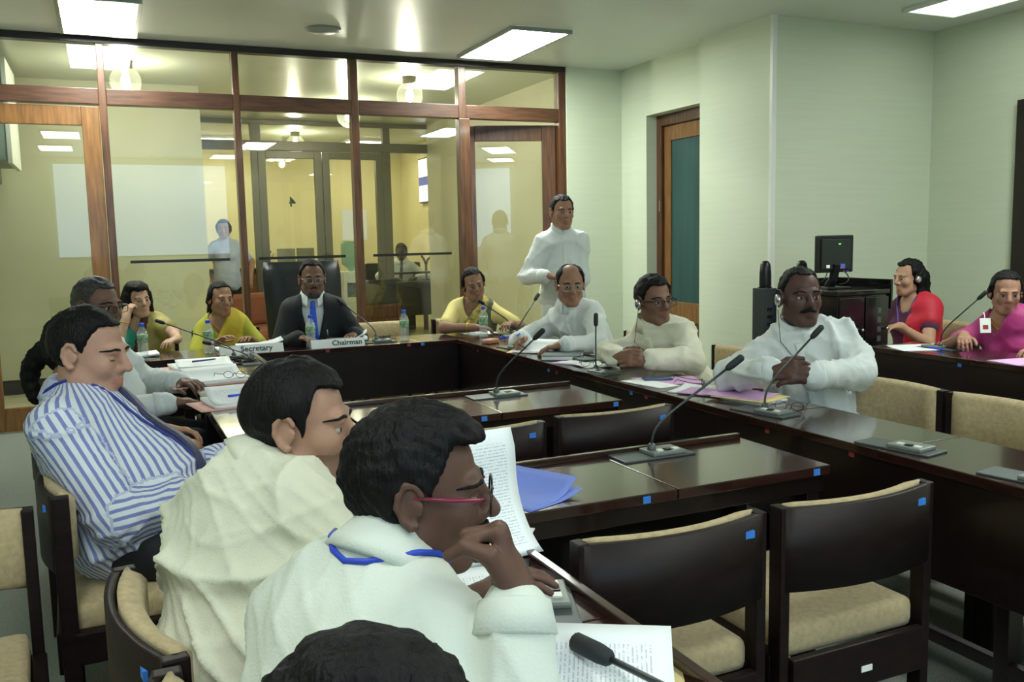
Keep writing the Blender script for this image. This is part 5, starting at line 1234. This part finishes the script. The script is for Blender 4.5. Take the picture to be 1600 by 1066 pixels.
# woman in pale yellow blouse
M_PLAID = mat('green_gold_plaid', lin(92,92,66), .7, var=.9, vscale=26, stretch=(1,1,1), col2=lin(214,190,92)); M_GREENS = mat('olive_saree', lin(88,94,72), .7, var=.1, vscale=10)
P = person('woman in a pale yellow blouse and olive saree with plaid border, looking down', (2.62,6.62,0), (2.62,6.62,.5), (2.53,6.30,1.06), 200, 190, -10, 12, 1.0, 1.0, 1.12, 1.1, True,
    arms=(arm_((2.42,6.04,.755),(-1,.2,-.3),d=(.8,-.3,0),n=(0,0,-1)), arm_((2.70,5.98,.77),(.9,.1,-.5),d=(-.6,-.5,.1),n=(0,0,-1),curl=(25,30,20))),
    sk=(140,102,80), outfit=dict(kind='saree', blouse=cloth('yellow_blouse', (222,206,132)), mat=M_GREENS, border=M_PLAID, bw=.07, sleeve=.78, edge=((-.05,.03),(.17,-.24)), legs=M_GREENS), hair=dict(style='bun', t=.009, fz=.088, fy=.004, rec=-.2), seed=8, **far)
bangle(P, 1, M_GOLD, 'bracelet', .82, .034, .005)
# woman leaning on her hand
M_GOLDG = mat('green_gold_silk', lin(150,140,74), .6, var=.2, vscale=10); M_MAROON = mat('maroon_border', lin(66,34,34), .7, var=.1, vscale=10)
P = person('woman with bobbed hair and teal blouse resting her cheek on her hand', (0.26,7.0,0), (0.26,6.98,.5), (0.19,6.86,1.02), 172, 158, -2, 6, 1.0, .98, 1.0, 1.0, True,
    arms=(arm_((0.105,6.70,.905),(-.4,-.5,-1),d=(.25,.25,.9),n=(.5,.6,-.2),curl=(40,50,30)), arm_((0.42,6.36,.755),(1,.1,-.3),d=(-.5,-.6,0),n=(0,0,-1))),
    sk=(176,138,112), outfit=dict(kind='saree', blouse=cloth('teal_blouse', (40,140,120)), mat=M_GOLDG, border=M_MAROON, bw=.05, sleeve=.5, edge=((-.03,.03),(.14,-.24)), overarm=.6, legs=M_GOLDG), hair=dict(style='bob', t=.014, fz=.070, fy=.03, rec=-.3, round=1, face=1), seed=9, **far)
bangle(P, 1, M_GOLD, 'bracelet', .85, .03, .003)
# woman in yellow-green saree
M_LIME = cloth('lime_blouse', (168,168,52)); M_YEL = cloth('yellow_saree', (206,184,60))
P = person('woman in a lime blouse and yellow saree sitting behind the Secretary name plate', (0.80,6.86,0), (0.80,6.86,.5), (0.735,6.68,1.012), 180, 163, -4, 0, 1.0, 1.0, 1.06, 1.05, True,
    arms=(arm_((0.66,6.42,.72),(-.6,.5,-.6)), arm_((0.90,6.42,.72),(.6,.5,-.6))),
    sk=(150,110,84), outfit=dict(kind='saree', blouse=M_LIME, mat=M_YEL, sleeve=.7, edge=((-.05,.03),(.17,-.26)), legs=M_YEL, chain=1), hair=dict(style='pony', t=.007, fz=.087, fy=.004, rec=-.2), seed=10, **far)
# grey-haired man
P = person('grey-haired man in a white shirt at the left desk, half hidden behind the striped shirt', (0.0,4.62,0), (-.02,4.62,.52), (-.045,4.58,1.125), 110, 133, -4, 0, 1.08, 1.03, 1.05, 1.1,
    arms=(arm_((0.22,4.28,.69),(-.2,-.6,-.7),d=(.9,.1,0),n=(0,0,-1)), arm_((0.30,4.70,.72),(.1,.8,-.5))),
    sk=(110,80,66), outfit=dict(kind='shirt', mat=W_GREYW, collar='fold', gap=.25, amp=.006), hair=dict(style='short', t=.010, fz=.080, rec=.3, grey=1, fy=.02), glasses=(M_BLACK, M_BLACK, .025, .016, .008), seed=11, **mid)
# woman in blue saree
M_BWS = mat('blue_white_print', lin(52,58,200), .6, var=.9, vscale=22, stretch=(2.5,1,1), col2=lin(214,220,236)); 
P = person('woman in a blue and white printed saree, hands joined, hidden behind the striped man', (-.03,3.75,0), (-.06,3.78,.5), (-.13,3.80,1.02), 100, 112, -6, 0, 1.0, 1.0, 1.08, 1.05, True,
    arms=(arm_((0.17,3.52,.655),(-.2,-.5,-.8),d=(.95,.2,0),n=(0,.3,-1),curl=(25,30,20)), arm_((0.17,3.68,.68),(0,.6,-.7),d=(.95,-.2,0),n=(0,-.3,-1),curl=(25,30,20))),
    sk=(165,122,92), outfit=dict(kind='saree', blouse=cloth('white_blouse', (214,216,210)), mat=M_BWS, sleeve=.5, edge=((-.09,.03),(.10,-.26)), legs=cloth('pale_blue_print', (176,196,206)), side=1), hair=dict(style='pony', t=.008, fz=.073, fy=.012, rough=.004), seed=12, **mid)
bangle(P, 1, M_WHITEP, 'bracelet', .72, .033, .006); bangle(P, -1, M_GOLD, 'bracelet', .8, .033, .004)
# striped shirt
P = person('heavy man in a blue striped shirt with lanyard and tie, eyes lowered', (.05,2.80,0), (.04,2.84,.53), (-.062,2.955,1.085), 108, 118, -9, 0, 1.10, 1.06, 1.25, 1.35,
    arms=(arm_((.235,2.70,.675),(-.4,-.55,-.8),d=(.9,.3,.1),n=(0,.1,-1),curl=(30,40,25)), arm_((.30,2.98,.70),(.1,.7,-.6))),
    sk=(172,130,108), outfit=dict(kind='shirt', mat=M_STRIPE, collar='fold', gap=.25, stripes=True, cmat=cloth('pale_blue_cotton', (176,184,212)), tie=M_DTIE, lanyard=M_LANN, amp=.007, sleeve=1.9), hair=dict(style='short', t=.008, fz=.080, rec=.2, fy=.020), eyes='closed', fine=.0048, cl=.0085, seed=13, shw=.19)
bangle(P, 1, M_SILVER, 'watch', .97, .036, .006)
# cream shirt man
P = person('man in a cream shirt seen from behind, turning his head to the right', (.22,1.72,0), (.20,1.75,.53), (.362,1.925,1.010), 66, 116, -3, 0, 1.10, 1.08, 1.18, 1.1,
    arms=(arm_((.62,1.80,.735),(.1,-.7,-.7)), arm_((.60,2.12,.735),(.1,.8,-.5))),
    sk=(158,118,96), outfit=dict(kind='shirt', mat=W_CREAM, collar='fold', gap=.3, amp=.015, sleeve=1.9, dirs=[(.1,.35,.9),(-.3,.4,.85),(.5,.1,.8)]), hair=dict(style='short', t=.013, fz=.077, fy=.026, rec=.2), beard='stubble', fine=.0042, cl=.008, seed=14, nb=(.262,1.94,.892))
# man with red-framed glasses
M_GRED = mat('red_acetate', lin(120,36,60), .25); M_GBLK = mat('black_acetate', lin(24,24,26), .2)
P = person('man with red-framed glasses in a pale shirt and blue lanyard, fist at his chin', (.24,1.18,0), (.17,1.12,.53), (.418,1.285,1.018), 58, 112, -4, 0, 1.02, 1.02, 1.05, 1.0,
    arms=(arm_((.472,1.056,.922),(0,0,-1),e=(.430,.965,.742),d=(-.05,.40,.9),n=(-.85,.40,-.1),curl=(86,104,70),fist=True), arm_((.55,1.46,.738),(.0,.6,-.8))),
    sk=(92,64,52), outfit=dict(kind='shirt', mat=W_PALE, collar='fold', gap=.3, amp=.013, sleeve=1.88, tie=M_DTIE, lanyard=M_LANB), hair=dict(style='short', t=.014, top=.006, fz=.080, fy=.024, rough=.004), beard='thick', glasses=(M_GBLK, M_GRED, .027, .020, .008), fine=.0038, cl=.008, seed=15, nb=(.352,1.27,.897))
# person at the bottom edge
P = person('dark-haired person cut off by the bottom edge, only the top of the head in view', (.10,.62,0), (.06,.62,.5), (.195,.76,.915), 80, 100, -8, 0, 1.0, .96, 1.0, 1.0, True,
    arms=(arm_((.45,.60,.735),(.1,-.7,-.7)), arm_((.45,.86,.735),(.1,.8,-.5))),
    sk=(130,95,75), outfit=dict(kind='shirt', mat=W_PALE, collar='fold', amp=.004), hair=dict(style='bun', t=.014, fz=.070, fy=.02, rough=.004), fine=.006, cl=.014, seed=16)

# woman in red saree
M_PURP = cloth('purple_blouse', (78,36,62)); M_REDS = cloth('red_saree', (186,24,48), .6)
P = person('woman with long curly hair and headphones in a red saree, in profile', (5.12,4.45,0), (5.12,4.45,.5), (5.04,4.50,1.072), 266, 276, -4, 0, 1.0, 1.0, 1.0, 1.0, True,
    arms=(arm_((4.76,4.62,.80),(.2,.6,-.8)), arm_((4.76,4.31,.765),(.3,-.4,-.9),d=(-1,.1,0),n=(0,0,-1))),
    sk=(168,128,100), outfit=dict(kind='saree', blouse=M_PURP, mat=M_REDS, sleeve=.5, edge=((-.085,.03),(.0,-.28)), overarm=.35, legs=M_REDS, lanyard=mat('violet_lanyard', lin(96,70,140), .6)), hair=dict(style='long', t=.010, fz=.088, fy=.006, rough=.006), seed=17, **far)
headset(P, -1)
# woman in pink saree
M_PINKS = cloth('pink_saree', (166,44,112), .6); M_PINKB = cloth('pink_blouse', (176,66,124))
P = person('woman in a magenta pink saree with an identity card, looking down', (4.98,3.55,0), (4.96,3.55,.5), (4.765,3.555,1.03), 252, 222, -12, 0, 1.0, 1.0, 1.04, 1.05, True,
    arms=(arm_((4.46,3.58,.79),(-.1,.8,-.5),d=(-.6,-.5,-.1),n=(.2,.0,-1),curl=(30,35,20)), arm_((4.62,3.22,.74),(.3,-.8,-.3))),
    sk=(158,114,92), outfit=dict(kind='saree', blouse=M_PINKB, mat=M_PINKS, sleeve=.62, edge=((-.06,.03),(.17,-.25)), legs=M_PINKS, chain=1), hair=dict(style='pony', t=.007, fz=.088, fy=.002, rec=-.2), seed=18, **far)
idc = tag(empty('identity_card', (4.60,3.55,.80)), 'white identity card hanging on the woman in pink', 'badge'); idc.rotation_euler = (R(-10), 0, R(-28))
boxo('card', (-.030,-.002,.0), (.030,.002,.085), M_PAPER, idc); boxo('photo', (-.015,-.0032,.02), (.015,-.002,.045), M_RED, idc); MB().tube([(0,0,.085),(0,.01,.12)], .003, 6).build('clip', M_SILVER, idc)
# lobby people
P = person('woman in a white blouse and dark skirt walking in the lobby behind the glass', (1.39,11.75,0), (1.39,11.75,.88), (1.37,11.72,1.585), 185, 190, 0, 0, 1.0, .98, 1.0, 1.0, True,
    arms=(arm_((1.16,11.70,.95),(-1,.5,0)), arm_((1.66,11.70,.95),(1,.5,0))), sk=(160,120,96), outfit=dict(kind='shirt', mat=cloth('blouse_print', (178,188,216)), sleeve=.7, amp=.006), hair=dict(style='pony', t=.009, fz=.07), stand=True, fine=.009, cl=.016, seed=19)
P = person('man in a white shirt and dark tie seated behind the lobby reception desk', (4.17,13.55,0), (4.17,13.55,.5), (4.19,13.4,1.225), 196, 200, -10, 0, 1.05, 1.05, 1.05, 1.0,
    arms=(arm_((4.0,13.2,.82),(-1,.2,-.3)), arm_((4.36,13.2,.82),(1,.2,-.3))), sk=(90,64,54), outfit=dict(kind='shirt', mat=W_WHITE, collar='fold', tie=mat('dark_tie', lin(50,40,40), .5)), hair=dict(style='short', t=.009, fz=.078), fine=.009, cl=.014, seed=20)
